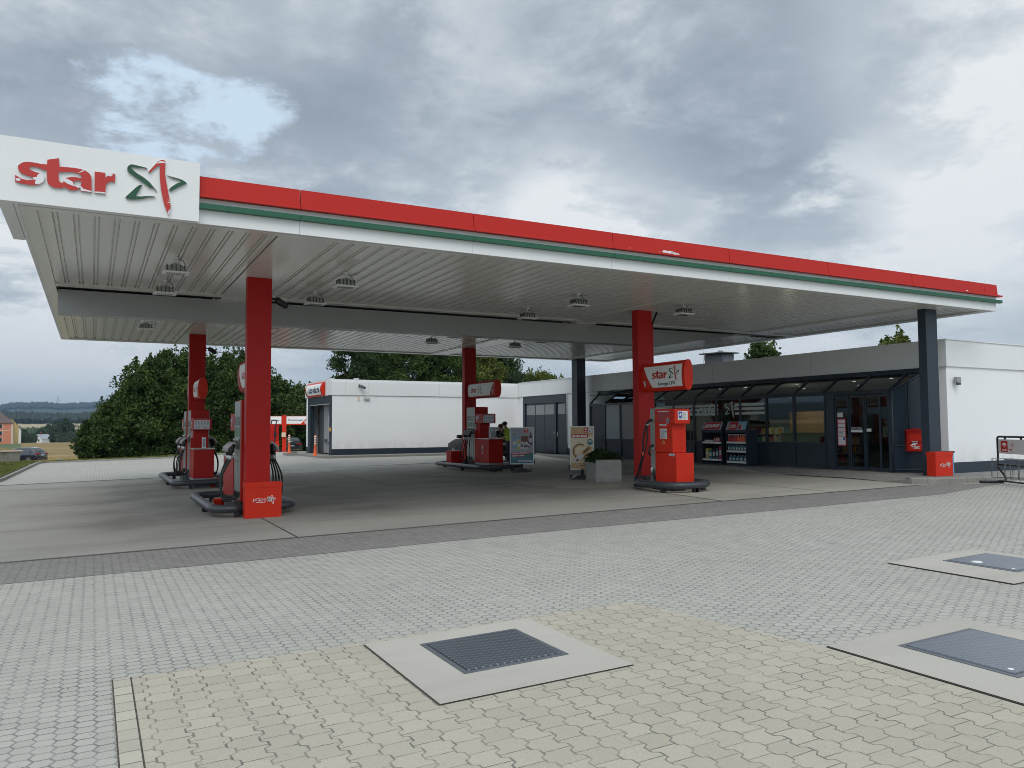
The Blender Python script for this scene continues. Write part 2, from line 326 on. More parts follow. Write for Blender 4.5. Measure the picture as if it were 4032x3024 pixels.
mat('bark', (.09, .075, .06), .9, var=.3, vscale=3)
mat('car_dark', (.022, .026, .036), .22, var=.04, coat=.8); mat('car_grey', (.018, .019, .021), .5, var=.04, spec=.3); mat('car_blue', (.012, .016, .035), .22, var=.04, coat=.8); mat('car_silver', (.35, .38, .42), .3, metal=.4, var=.04, coat=.5); mat('car_white', (.75, .76, .78), .3, var=.03, coat=.5)
mat('car_glass', (.05, .06, .065), .06, var=.02, spec=.8)
mat('rim', (.45, .46, .47), .3, metal=.7); mat('tail_red', (.35, .01, .012), .2)
mat('concrete_cast', (.34, .335, .31), .85, var=.16, vscale=5, bump=.3, bscale=60, col2=(.22, .215, .19), c2lo=.5, c2hi=.8, c2scale=2.5)
mat('concrete_old', (.22, .21, .18), .9, var=.3, vscale=3, bump=.4, col2=(.12, .11, .08), c2lo=.5, c2hi=.7)
mat('kerb', (.25, .245, .22), .85, var=.2, vscale=4, bump=.3, bscale=50)
mat('moss', (.20, .14, .06), .95, var=.4, vscale=6)
mat('gap', (.07, .062, .052), .95)
mat('soil', (.05, .04, .03), .95)
mat('warm_wood', (.45, .24, .08), .5, var=.2, vscale=3)
for nm, c in dict(p_red=(.45, .03, .04), p_white=(.6, .6, .58), p_tan=(.52, .33, .15), p_cream=(.68, .58, .40), p_brown=(.14, .055, .025), p_teal=(.04, .16, .20), p_grey=(.34, .36, .40), p_lblue=(.22, .38, .55), p_yellow=(.55, .48, .10), p_purple=(.10, .03, .12), p_navy=(.03, .06, .12), p_pink=(.55, .25, .25)).items(): mat(nm, c, .35, var=.05, vscale=8)
emat('spot', (1, .93, .8), 3.0)
gmat('glass', (.66, .74, .73), .01, .72); gmat('glass_roof', (.30, .36, .34), .03, .55, 1.45); gmat('glass_frost', (.5, .5, .5), .3, .2)
mat('frosted_grey', (.30, .35, .38), .35, var=.04); mat('frosted_mauve', (.24, .245, .26), .35, var=.04)

def leafmat(name, c1, c2, c3, tr=.25):
    m = bpy.data.materials.new(name); m.use_nodes = True; g = G(m.node_tree); b = m.node_tree.nodes['Principled BSDF']
    geo = g.node('ShaderNodeNewGeometry'); pos = geo.outputs['Position']
    n = g.noise(pos, .9, 4, .65); rn = g.white(g.vm('SNAP', pos, (.25, .25, .25)))
    col = g.ramp(g.m('ADD', g.m('MULTIPLY', n, .8), g.m('MULTIPLY', rn, .2)), [(.32, c1), (.5, c2), (.68, c3)])
    g.l.new(col, b.inputs['Base Color']); b.inputs['Roughness'].default_value = .65; b.inputs['Specular IOR Level'].default_value = .3
    t = g.node('ShaderNodeBsdfTranslucent'); g.l.new(col, t.inputs[0]); mx = g.node('ShaderNodeMixShader'); mx.inputs[0].default_value = tr
    out = m.node_tree.nodes['Material Output']; g.l.new(b.outputs[0], mx.inputs[1]); g.l.new(t.outputs[0], mx.inputs[2]); g.l.new(mx.outputs[0], out.inputs[0])
    M[name] = m
leafmat('leaf_maple', (.022, .042, .010), (.045, .085, .018), (.10, .145, .03))
leafmat('leaf_dark', (.016, .034, .012), (.03, .062, .018), (.06, .10, .025))
leafmat('leaf_yellow', (.05, .075, .016), (.10, .135, .025), (.19, .20, .045))
leafmat('leaf_birch', (.04, .06, .03), (.07, .10, .045), (.12, .15, .07))
leafmat('leaf_far', (.028, .05, .025), (.045, .078, .035), (.07, .105, .045), 0)
leafmat('woods', (.010, .018, .014), (.018, .030, .020), (.028, .045, .026), 0)
leafmat('grass_leaf', (.06, .09, .02), (.11, .14, .03), (.26, .24, .07), .2)

def paver(name, ca, cb, joint, kind='hex', jw=.007, stain=(.10, .10, .12), jfar=1.0):
    m = bpy.data.materials.new(name); m.use_nodes = True; g = G(m.node_tree); b = m.node_tree.nodes['Principled BSDF']
    pos = g.node('ShaderNodeNewGeometry').outputs['Position']; x, y, z = g.sep(pos)
    wob = g.noise(pos, 9, 2, .5)
    x = g.m('ADD', x, g.m('MULTIPLY', g.m('SUBTRACT', wob, .5), .012)); y = g.m('ADD', y, g.m('MULTIPLY', g.m('SUBTRACT', g.noise(g.vm('ADD', pos, (3, 3, 3)), 9, 2, .5), .5), .010))
    if kind == 'hex':
        P, B = .10, .10; s_ = .55; c_ = P / 2 + s_ * B / 4; L = math.sqrt(1 + s_ * s_)
        def cell(ox, oy):
            u = g.m('SUBTRACT', x, ox); v = g.m('SUBTRACT', y, oy)
            iu = g.m('ROUND', g.m('DIVIDE', u, 2 * P)); iv = g.m('ROUND', g.m('DIVIDE', v, B))
            du = g.m('ABSOLUTE', g.m('SUBTRACT', u, g.m('MULTIPLY', iu, 2 * P))); dv = g.m('ABSOLUTE', g.m('SUBTRACT', v, g.m('MULTIPLY', iv, B)))
            e2 = g.m('DIVIDE', g.m('SUBTRACT', c_, g.m('ADD', du, g.m('MULTIPLY', dv, s_))), L)
            e = g.m('MINIMUM', g.m('SUBTRACT', B / 2, dv), e2)
            return e, g.white(g.xyz(iu, iv, ox * 7 + 1))
        ea, ra = cell(0, 0); eb, rb = cell(P, B / 2)
        e = g.m('MAXIMUM', ea, eb); sel = g.m('GREATER_THAN', ea, eb); rn = g.m('ADD', g.m('MULTIPLY', sel, ra), g.m('MULTIPLY', g.m('SUBTRACT', 1, sel), rb))
    elif kind == 'behaton':
        P, B = .172, .172
        tri = g.m('PINGPONG', g.m('ADD', y, 50), B / 2)
        zz = g.m('SUBTRACT', g.m('MULTIPLY', g.ss(tri, B * .17, B * .33), .034), .017)
        u = g.m('SUBTRACT', x, zz); iu = g.m('FLOOR', g.m('DIVIDE', u, P)); fu = g.m('SUBTRACT', u, g.m('MULTIPLY', iu, P))
        v = g.m('ADD', y, B / 4); v = g.m('ADD', v, g.m('MULTIPLY', g.m('MODULO', g.m('ABSOLUTE', iu), 2), B / 2)); iv = g.m('FLOOR', g.m('DIVIDE', v, B)); fv = g.m('SUBTRACT', v, g.m('MULTIPLY', iv, B))
        e = g.m('MINIMUM', g.m('MINIMUM', fu, g.m('SUBTRACT', P, fu)), g.m('ADD', g.m('MINIMUM', fv, g.m('SUBTRACT', B, fv)), .0022)); rn = g.white(g.xyz(iu, iv, 3))
    else:
        P, B = kind
        iv = g.m('FLOOR', g.m('DIVIDE', y, B)); fv = g.m('SUBTRACT', y, g.m('MULTIPLY', iv, B)); u = g.m('ADD', x, g.m('MULTIPLY', g.m('MODULO', g.m('ABSOLUTE', iv), 2), P / 2))
        iu = g.m('FLOOR', g.m('DIVIDE', u, P)); fu = g.m('SUBTRACT', u, g.m('MULTIPLY', iu, P))
        e = g.m('MINIMUM', g.m('MINIMUM', fu, g.m('SUBTRACT', P, fu)), g.m('MINIMUM', fv, g.m('SUBTRACT', B, fv))); rn = g.white(g.xyz(iu, iv, 3))
    jn = g.m('ADD', jw * .5, g.m('MULTIPLY', g.noise(pos, 14, 3, .7), jw))
    j = g.m('SUBTRACT', 1, g.ss(e, g.m('MULTIPLY', jn, .35), jn))
    j = g.m('MULTIPLY', j, g.m('ADD', .45, g.m('MULTIPLY', g.ss(g.noise(pos, 3.5, 4, .7), .35, .65), .55)))
    j = g.m('MULTIPLY', j, jfar)
    base = g.mix(rn, ca, cb)
    base = g.mix(1.0, base, g.mix(g.noise(pos, 120, 3, .7), (.66,) * 3, (1.34,) * 3), 'MULTIPLY')
    base = g.mix(1.0, base, g.mix(g.noise(pos, .35, 5, .6), (.86, .86, .85), (1.12, 1.12, 1.12)), 'MULTIPLY')
    st = g.ss(g.noise(g.vm('MULTIPLY', pos, (1, 2.2, 1)), .8, 6, .7), .60, .74)
    base = g.mix(g.m('MULTIPLY', st, .40), base, stain)
    sm_ = g.m('MULTIPLY', g.ss(g.noise(g.vm('MULTIPLY', g.vm('ADD', pos, (2, 5, 0)), (.7, 2.6, 1)), 1.1, 7, .75), .66, .74), g.ss(g.noise(pos, 30, 3, .7), .40, .6)); base = g.mix(g.m('MULTIPLY', sm_, .6), base, (.12, .12, .13))
    spots = g.ss(g.noise(g.vm('ADD', pos, (7, 1, 4)), 22, 2, .5), .735, .76); base = g.mix(g.m('MULTIPLY', spots, .7), base, (.05, .045, .04))
    col = g.mix(g.m('MULTIPLY', j, .85), base, joint)
    g.l.new(col, b.inputs['Base Color']); b.inputs['Roughness'].default_value = .82; b.inputs['Specular IOR Level'].default_value = .3
    bp = g.node('ShaderNodeBump'); bp.inputs['Strength'].default_value = .6; bp.inputs['Distance'].default_value = .006
    h = g.m('SUBTRACT', g.m('MULTIPLY', g.noise(pos, 90, 3, .6), .35), j); g.l.new(h, bp.inputs['Height']); g.l.new(bp.outputs[0], b.inputs['Normal'])
    M[name] = m
paver('paver_grey', (.385, .378, .345), (.43, .422, .385), (.15, .145, .135), 'hex', .0085)
paver('paver_strip', (.215, .205, .195), (.255, .243, .23), (.12, .115, .11), 'hex', .009)
paver('paver_dark', (.09, .09, .085), (.12, .115, .11), (.05, .05, .05), (.3, 40), .008)
paver('paver_beige', (.405, .376, .308), (.455, .423, .345), (.11, .105, .10), 'behaton', .008, stain=(.24, .23, .21))
paver('paver_edge', (.40, .375, .31), (.47, .44, .365), (.13, .12, .11), (40, .168), .009)
paver('paver_walk', (.21, .21, .20), (.26, .255, .24), (.09, .09, .09), (.2, .1), .008)

def concrete(name, c, dark, lines=()):
    def fn(g, pos, base):
        x, y, z = g.sep(pos)
        base = g.mix(1.0, base, g.mix(g.noise(pos, 70, 4, .7), (.85,) * 3, (1.15,) * 3), 'MULTIPLY')
        st = g.ss(g.noise(g.vm('MULTIPLY', pos, (.5, 1.3, 1)), .45, 6, .62), .42, .72)
        base = g.mix(g.m('MULTIPLY', st, .55), base, dark)
        st2 = g.ss(g.noise(g.vm('MULTIPLY', pos, (.25, 2.4, 1)), 1.3, 5, .65), .55, .75); base = g.mix(g.m('MULTIPLY', st2, .30), base, dark)
        # tyre wear and drips along the lanes beside the islands
        for lx in lines:
            q = g.m('ABSOLUTE', g.m('SUBTRACT', x, lx)); a = g.m('MULTIPLY', g.ss(q, 1.5, .2), g.ss(g.noise(pos, .6, 4, .6), .35, .7))
            a = g.m('MULTIPLY', a, g.m('MULTIPLY', g.ss(y, 13.2, 15.5), g.ss(y, 29, 26)))
            base = g.mix(g.m('MULTIPLY', a, .5), base, tuple(k * .6 for k in dark))
        dr_ = g.ss(g.noise(pos, 6.5, 3, .6), .66, .72); return g.mix(g.m('MULTIPLY', dr_, .3), base, dark)
    mat(name, c, .8, var=.12, vscale=.4, bump=.25, bscale=70, spec=.3, fn=fn)
concrete('concrete', (.31, .30, .27), (.17, .165, .15), (.9, 5.0, 9.6, 14.5))
concrete('concrete_light', (.385, .37, .325), (.25, .24, .21), (14.5,))
concrete('slab', (.46, .438, .39), (.33, .31, .275))
def chk(g, pos, base):
    x, y, z = g.sep(pos)
    a = g.m('FRACT', g.m('MULTIPLY', g.m('ADD', x, y), 18)); b_ = g.m('FRACT', g.m('MULTIPLY', g.m('SUBTRACT', x, y), 18))
    t = g.m('MAXIMUM', g.m('MULTIPLY', g.m('LESS_THAN', g.m('ABSOLUTE', g.m('SUBTRACT', a, .5)), .13), g.m('LESS_THAN', g.m('ABSOLUTE', g.m('SUBTRACT', b_, .5)), .38)), 0.0)
    return g.mix(g.m('MULTIPLY', t, .8), base, (.32, .35, .38))
mat('lid', (.10, .115, .135), .42, metal=.55, var=.2, vscale=5, fn=chk); mat('lid_wear', (.21, .24, .28), .42, metal=.55, var=.2, vscale=4, fn=chk)
mat('lid_frame', (.17, .19, .21), .45, metal=.5, var=.2)
def fieldfn(g, pos, base):
    d = g.noise(g.vm('MULTIPLY', pos, (.03, .22, 1)), 1.0, 5, .6); c = g.ramp(d, [(.35, (.12, .075, .022)), (.5, (.24, .155, .045)), (.65, (.40, .30, .11))])
    return g.mix(g.m('MULTIPLY', g.noise(pos, 1.2, 4, .7), .5), c, (.16, .115, .05))
mat('field', (.3, .22, .1), .95, fn=fieldfn)
def grassfn(g, pos, base):
    return g.ramp(g.noise(pos, 1.6, 6, .7), [(.3, (.05, .07, .018)), (.5, (.10, .12, .03)), (.66, (.22, .19, .07))])
mat('grass', (.1, .14, .03), .95, fn=grassfn)
def terrfn(g, pos, base):
    x, y, z = g.sep(pos); r = g.vm('LENGTH', pos)
    woods = g.ss(g.noise(pos, .0016, 4, .55), .40, .47)
    fields = g.ramp(g.noise(pos, .0035, 1, .3), [(.4, (.30, .26, .15)), (.52, (.15, .17, .06)), (.6, (.26, .22, .12))])
    far = g.mix(woods, fields, g.mix(g.noise(pos, .03, 3, .7), (.012, .022, .013), (.03, .048, .024)))
    wl = g.m('MULTIPLY', g.ss(r, 1640, 1680), 1.0)
    far = g.mix(wl, fields, far); far = g.mix(g.ss(r, 2000, 2600), far, g.mix(g.noise(pos, .02, 3, .7), (.012, .022, .013), (.03, .048, .024)))
    mid = g.mix(g.ss(r, 1350, 1450), g.mix(g.noise(pos, .02, 4, .6), (.05, .085, .025), (.11, .14, .045)), (.38, .32, .19))
    mid = g.mix(g.ss(r, 1700, 1720), mid, far)
    near = g.mix(g.noise(pos, 2.0, 5, .7), (.05, .08, .02), (.12, .14, .04))
    return g.mix(g.ss(r, 90, 160), near, mid)
mat('terrain', (.2, .2, .1), .95, fn=terrfn)
# ---------------------------------------------------------------- ground heights
def sm(v, a, b):
    t = min(1, max(0, (v - a) / (b - a))); return t * t * (3 - 2 * t)
def plane(x, y): return -.12 + .018 * max(-60, min(40, x))
def gz(x, y):
    p = plane(x, y)
    rise = sm(y, 28.5, 33.3) * sm(x, 3, 9) * max(0, .29 - p) * (1 - sm(y, 42, 56))
    return p + rise - .62 * sm(y, 46, 64)
def interp(x, P):
    for (a, u), (b, v) in zip(P, P[1:]):
        if x <= b: return u + (v - u) * max(0, (x - a)) / (b - a)
    return P[-1][1]
def terr(x, y):
    r = math.hypot(x, y); az = math.degrees(math.atan2(x, y))
    if r < 58: return gz(x, y) - .06
    if r < 93: k = sm(r, 58, 93); return (gz(x, y) - .06) * (1 - k) - 1.6 * k
    h = interp(r, [(93, -1.6), (420, -4.7), (620, -7.4), (820, -7.0), (1050, -4), (1300, 2), (1500, 8.4), (1700, 13), (2100, 25), (2700, 8), (3600, 20), (5000, 124), (6300, 70), (8000, 225), (9500, 200), (12500, 0)])
    if r > 3000: h *= 1 + .10 * math.sin(az * .35 + 1.2) + .05 * math.sin(az * 1.3) + .02 * math.sin(az * 3.7 + r * .001)
    if r > 7000: h += 90 * sm(az, 4, 14)
    if 1700 < r < 3000: h += 3 * math.sin(az * .8) * sm(r, 1700, 2000)
    return h + (0 if r < 1000 else (math.sin(az * 9.1) + math.sin(az * 23.7)) * r * .00025)
def terrain():
    rs = [0, 10, 20, 30, 40, 50, 60, 75, 93, 130, 180, 250, 330, 420, 520, 620, 720, 820, 1050, 1300, 1400, 1500, 1600, 1700, 1850, 1950, 2050, 2150, 2300, 2700, 3200, 3900, 4400, 4700, 4900, 5000, 5100, 5300, 5700, 6300, 7000, 7500, 7800, 8000, 8200, 8700, 9500, 12500]
    az = [a * .25 for a in range(-80, 240)] + [60 + a * 5 for a in range(0, 56)]
    vs = [(0, 0, terr(0, 0))]; fs = []; n = len(az)
    for r in rs[1:]:
        for a in az: x = r * math.sin(R(a)); y = r * math.cos(R(a)); vs.append((x, y, terr(x, y)))
    for j in range(n): fs.append((0, 1 + (j + 1) % n, 1 + j))
    for i in range(len(rs) - 2):
        for j in range(n): a = 1 + i * n + j; b = 1 + i * n + (j + 1) % n; fs.append((a, b, b + n, a + n))
    m = MB(); m.add(vs, fs, 'terrain', True); struct(m.build('ground'))
terrain()
def sheet(name, poly, dz, m, step=2.0, thick=0.0, zf=gz, kind='structure'):
    bm = bmesh.new(); tri = tessellate_polygon([[Vector((p[0], p[1], 0)) for p in poly]]); bv = [bm.verts.new((p[0], p[1], 0)) for p in poly]
    for t in tri: bm.faces.new([bv[i] for i in t])
    bmesh.ops.dissolve_limit(bm, angle_limit=.01, verts=bm.verts[:], edges=bm.edges[:])
    xs = [p[0] for p in poly]; ys = [p[1] for p in poly]
    for ax, lo, hi in ((0, min(xs), max(xs)), (1, min(ys), max(ys))):
        v = math.floor(lo / step) * step + step
        while v < hi:
            co = Vector((v, 0, 0)) if ax == 0 else Vector((0, v, 0)); no = Vector((1, 0, 0)) if ax == 0 else Vector((0, 1, 0))
            bmesh.ops.bisect_plane(bm, geom=bm.verts[:] + bm.edges[:] + bm.faces[:], plane_co=co, plane_no=no); v += step
    for v in bm.verts: v.co.z = zf(v.co.x, v.co.y) + dz
    if thick:
        ret = bmesh.ops.extrude_face_region(bm, geom=bm.faces[:]); 
        for v in ret['geom']:
            if isinstance(v, bmesh.types.BMVert): v.co.z -= thick
    bmesh.ops.recalc_face_normals(bm, faces=bm.faces[:])
    me = bpy.data.meshes.new(name); bm.to_mesh(me); bm.free(); me.materials.append(M[m])
    if not thick and me.polygons and me.polygons[0].normal.z < 0: me.flip_normals()
    o = bpy.data.objects.new(name, me); C.objects.link(o); o['kind'] = kind; return o
REAR = [(-2.5, 52.0), (4.2, 48.2), (7.0, 48.9), (8.2, 56), (9, 72)]
sheet('paving', [(-40, -12), (60, -12), (60, 72), (9, 72), (8.2, 56), (7.0, 48.9), (4.2, 48.2), (-2.5, 52.0), (-2.75, 32.5), (-3.2, 31), (-40, 31)], 0, 'paver_grey', 2.0)
FRONT = [(-40, 13.2), (-1.0, 12.2), (7.4, 12.03), (11.2, 11.92), (17.04, 11.66)]
sheet('forecourt_concrete', FRONT + [(17.3, 12.0), (17.3, 29.9), (13.1, 29.95), (6.1, 29.75), (-2.6, 29.7), (-40, 29.7)], .004, 'concrete', 2.0)
sheet('light_concrete', [(11.22, 11.925), (17.03, 11.67), (17.28, 12.5), (17.2, 17.5), (17.05, 19.2), (10.3, 19.4), (10.3, 16.7), (11.75, 15.7), (11.45, 14.2)], .0075, 'concrete_light', 2.0)
for a_, b_ in (((2.79, 12.13), (2.80, 15.3)), ((4.9, 23.93), (10.2, 23.86)), ((-12, 20.6), (10.2, 20.5)), ((11.2, 11.95), (11.44, 14.2)), ((11.44, 14.2), (11.74, 15.7)), ((14.3, 11.85), (14.4, 19.2)), ((7.3, 20.5), (7.35, 29.5)), ((-2.5, 20.6), (-2.6, 29.5))):
    d_ = (Vector(b_) - Vector(a_)).normalized() * .012; sheet('expansion_joint', [(a_[0] - d_.y, a_[1] + d_.x), (a_[0] + d_.y, a_[1] - d_.x), (b_[0] + d_.y, b_[1] - d_.x), (b_[0] - d_.y, b_[1] + d_.x)], .0105, 'gap', 2.0)
sheet('paver_strip', [(-40, 12.0), (-.9, 10.56), (2.5, 10.45), (6.4, 10.42), (11.7, 10.2), (15.5, 10.15), (18.7, 10.75), (17.9, 11.47), (17.04, 11.655), (11.2, 11.915), (7.4, 12.025), (-1.0, 12.195), (-40, 13.19)], .004, 'paver_strip', 2.0)
sheet('edge_strip', [(-40, 13.19), (-1.0, 12.19), (7.4, 12.02), (11.2, 11.91), (17.04, 11.65), (17.04, 11.72), (11.2, 12.0), (7.4, 12.11), (-1.0, 12.28), (-40, 13.28)], .008, 'paver_dark', 2.0)
sheet('edge_strip', [(-40, 29.45), (-2.6, 29.45), (6.1, 29.5), (13.1, 29.7), (17.25, 29.7), (17.25, 29.95), (13.1, 29.95), (6.1, 29.76), (-2.6, 29.71), (-40, 29.71)], .008, 'paver_dark', 2.0)
sheet('beige_paving', [(.16, 6.09), (4.47, 6.0), (4.78, 4.08), (4.8, -8), (.16, -8)], .004, 'paver_beige', 2.0)
sheet('gap_strip', [(.150, 6.10), (.272, 6.095), (.272, -8), (.150, -8)], .006, 'gap', 2.0)
sheet('beige_border', [(.158, 6.09), (.262, 6.088), (.262, -8), (.158, -8)], .010, 'paver_edge', 2.0)
SLABS = ((1.89, 3.34, 4.47, 5.97, 2.25, 3.08, 4.90, 5.72, 'lid'), (4.80, 6.33, 2.56, 4.07, 5.22, 6.08, 2.95, 3.79, 'lid_wear'), (8.00, 9.60, 4.52, 5.91, 8.58, 9.42, 4.81, 5.63, 'lid_wear'))
lab = ['dark checker plate cover in the slab nearest the camera among beige pavers', 'worn blue grey checker plate cover at the right edge beside the beige pavers', 'farthest checker plate cover with a white spot in a slab among grey pavers']
for i, (x0, x1, y0, y1, a0, a1, b0, b1, lm) in enumerate(SLABS):
    sheet('gap_strip', [(x0 - .011, y0 - .004), (x1 + .002, y0 - .004), (x1 + .002, y1 + .002), (x0 - .011, y1 + .002)], .0085, 'gap', 2.0)
    sheet('tank_slab', [(x0, y0), (x1, y0), (x1, y1), (x0, y1)], .0125, 'slab', 2.0)
    z = plane((a0 + a1) / 2, 0) + .0125; t = thing('tank_cover', lab[i], 'access cover', ((a0 + a1) / 2, (b0 + b1) / 2, z), 0, 'checker plate covers over the fuel tanks'); t.rotation_euler = (0, -math.atan(.018), 0)
    W = (a1 - a0) / 2; D = (b1 - b0) / 2
    m = MB(); m.box(-W, W, -D, -D + .035, -.03, .006, 'lid_frame'); m.box(-W, W, D - .035, D, -.03, .006, 'lid_frame'); m.box(-W, -W + .035, -D + .035, D - .035, -.03, .006, 'lid_frame'); m.box(W - .035, W, -D + .035, D - .035, -.03, .006, 'lid_frame'); m.box(-W + .034, W - .034, -D + .034, D - .034, -.02, .002, 'gap'); m.build('frame', t)
    m = MB(); m.box(-W + .045, W - .045, -D + .045, D - .045, -.01, .014, lm, bev=.012); m.build('lid', t)
    if i:
        for sx in (-1, 1): m = MB(); m.cyl((sx * (W - .10), -D + .10, .0135), .018, .003, 'white_letter', 10); m.build('lock_cap', t)
    if i == 2:
        m = MB(); m.lathe((-.25, .12, .0135), [(.06, 0), (.055, .004), (.0, .005)], 'white_letter', 12); m.build('white_spot', t)
# kerbs round the shop pavement, pavement itself
KL = [(19.2, 33.7), (18.55, 32.0), (17.75, 28), (17.2, 25), (17.09, 21), (17.07, 19.1), (17.15, 17.5)]
KDROP = [(17.15, 17.5), (17.25, 15.8), (17.3, 13.8), (17.15, 12.3)]
KR = [(17.15, 12.3), (17.12, 11.95), (17.35, 11.68), (17.86, 11.47), (19.25, 11.09), (20.0, 11.0), (26, 10.0)]
WZ = .34
def kerb(name, line, zt, wd=.15, step=1.0, cat='kerb', label=None, zb=-.08):
    pts = []
    for a, b in zip(line, line[1:]):
        a = Vector(a); b = Vector(b); n = max(1, round((b - a).length / step))
        for i in range(n): pts.append(a + (b - a) * i / n)
    pts.append(Vector(line[-1])); m = MB()
    for a, b in zip(pts, pts[1:]):
        d = (b - a).normalized(); n = Vector((d.y, -d.x)); g_ = d * .006
        za, zc = (zt(a) if callable(zt) else zt), (zt(b) if callable(zt) else zt)
        p = [a + g_, b - g_, b - g_ - n * wd, a + g_ - n * wd]; zs = [za, zc, zc, za]; ch = .025
        lo = [Vector((q.x, q.y, gz(q.x, q.y) + zb)) for q in p]; mid = [Vector((q.x, q.y, z - (ch if i < 2 else 0))) for i, (q, z) in enumerate(zip(p, zs))]
        top = [Vector((q.x, q.y, z)) for q, z in zip([a + g_ - n * ch, b - g_ - n * ch, p[2], p[3]], zs)]
        vs = lo + mid + top; m.add(vs, [(0, 1, 5, 4), (1, 2, 6, 5), (2, 3, 7, 6), (3, 0, 4, 7), (4, 5, 9, 8), (5, 6, 10, 9), (6, 7, 11, 10), (7, 4, 8, 11), (8, 9, 10, 11)], 'kerb')
    o = m.build(name); return struct(o)
walk = KL + KDROP[1:] + KR[1:] + [(26, 13), (19.6, 12.5), (18.6, 34.2), (19.4, 34.2)]
def wz(x, y):
    t = sm(y, 17.4, 16.2) * sm(y, 11.9, 13.0) if 11.9 < y < 17.4 else 0
    d = max(0, 1 - max(0, x - 17.2) / .9); return WZ - t * d * (WZ - plane(x, y) - .01)
sheet('shop_pavement', [(p[0] + (.06 if i < len(KL) + len(KDROP) - 1 else 0), p[1] + (.06 if i >= len(KL) + len(KDROP) - 2 and i < len(walk) - 4 else 0)) for i, p in enumerate(walk)], 0, 'paver_walk', .5, 0, wz)
kerb('kerb', KL, WZ + .003); kerb('kerb', KR, lambda p: wz(p.x - .02, p.y) + .003, step=.5)
kerb('kerb', KDROP, lambda p: max(plane(p.x, 0) + .012, wz(p.x - .05, p.y)))
WK = [(8.75, 39.6), (8.85, 33.95), (9.1, 33.72), (15.2, 33.8), (19.2, 33.9)]
sheet('wash_pavement', [(p[0] + .05, p[1] + .05) for p in WK] + [(19.2, 34.6), (9.9, 34.6), (9.9, 39.6)], 0, 'paver_walk', 1.0, 0, lambda x, y: .395)
kerb('kerb', WK, .40); kerb('kerb', [(10.2, 39.6), (8.3, 39.5), (8.25, 38.35), (10.2, 38.25)], .40, .6); 
kerb('kerb', [(-3.0, 30.2), (-2.82, 32.6), (-2.48, 50.9), (-2.5, 52.0)][::-1], lambda p: gz(p.x, p.y) + .11)
kerb('kerb', [(-2.5, 52.0), (4.2, 48.2), (7.0, 48.9), (8.2, 56)][::-1], lambda p: gz(p.x, p.y) + .10)
sheet('grass_verge', [(-2.6, 52.1), (4.2, 48.32), (6.95, 49.0), (8.1, 56), (8.6, 62), (-12, 62), (-30, 66), (-30, 30.0), (-3.1, 30.2), (-2.92, 32.6), (-2.58, 50.9)], .09, 'grass', 3.0)
def slope(x, y): return max(terr(x, y), gz(x, y) if math.hypot(x, y) < 62 else -99)
def strip(name, az0, az1, rs, dz, m):
    vs = []; fs = []; az = [az0 + (az1 - az0) * i / 24 for i in range(25)]; n = 25
    for r in rs:
        for a in az: x = r * math.sin(R(a)); y = r * math.cos(R(a)); vs.append((x, y, terr(x, y) + dz))
    for i in range(len(rs) - 1):
        for j in range(n - 1): a = i * n + j; fs.append((a, a + 1, a + n + 1, a + n))
    k = MB(); k.add(vs, fs, m, True); return struct(k.build(name))
strip('field', -3.9, 6, [62, 75, 93, 130, 180, 250, 330, 420, 520, 600], .12, 'field')
mat('nozzle_cover', (.42, .40, .40), .4)
# ---------------------------------------------------------------- canopy
def P(mb, name, parent):
    return mb.build(name, parent, Matrix.Translation(-parent.location))
CX0, CX1, CY0, CY1, CZ = -.96, 20.40, 11.70, 28.95, 4.50
canopy = thing('filling_station_canopy', 'white flat filling station canopy with red and green bands on six columns', 'canopy', (9.7, 20.3, 0))
m = MB(); m.box(CX0 + .05, CX1 - .05, CY0 + .07, CY1 - .05, 4.64, 5.08, 'grey_mid'); P(m, 'roof', canopy)
m = MB()
XJ = [1.25, 2.67, 5.54, 8.37, 11.23, 14.11, 16.98, 19.85, 20.40]
for a, b in zip(XJ, XJ[1:]): m.box(a + (.002 if a > 1.3 else 0), b - .002, CY0, CY0 + .05, 4.50, 5.14, 'white_metal')
m.box(1.25, CX1, CY0 + .03, CY0 + .08, 4.505, 5.13, 'grey_mid')
m.box(CX1 - .05, CX1, CY0 + .052, CY1, 4.50, 5.12, 'white_metal'); m.box(CX0, CX0 + .05, CY0, CY1, 4.50, 5.12, 'white_metal'); m.box(CX0 + .052, CX1 - .052, CY1 - .05, CY1, 4.50, 5.12, 'white_metal')
P(m, 'fascia', canopy)
m = MB()
for i, (a, b) in enumerate(zip(XJ, XJ[1:])):
    a_ = a + .006
    m.prism([(a_, CY0 - .004, 5.17), (a_, CY0 - .03, 5.17), (a_, CY0 - .055, 4.905), (a_, CY0 - .10, 4.898), (a_, CY0 - .105, 4.86), (a_, CY0 - .004, 4.86)], (b - a - .012 + (.13 if i == 7 else 0), 0, 0) if i < 7 else (b - a - .008, 0, 0), 'red_fascia')
m.box(CX1, CX1 + .13, CY0 - .10, CY0 - .004, 4.86, 4.895, 'red_fascia'); P(m, 'red_band', canopy)
m = MB(); m.box(CX1 + .002, CX1 + .012, CY0, CY1, 4.88, 5.16, 'red_fascia'); m.box(CX1 + .002, CX1 + .10, CY0, CY1, 4.86, 4.878, 'red_fascia'); P(m, 'side_red_band', canopy)
m = MB()
for i, (a, b) in enumerate(zip(XJ, XJ[1:])): m.box(a + .005, b - .005 + (.135 if i == 7 else 0), CY0 - .09, CY0 - .003, 4.70, 4.775, 'green_fascia')
P(m, 'green_band', canopy)
m = MB()
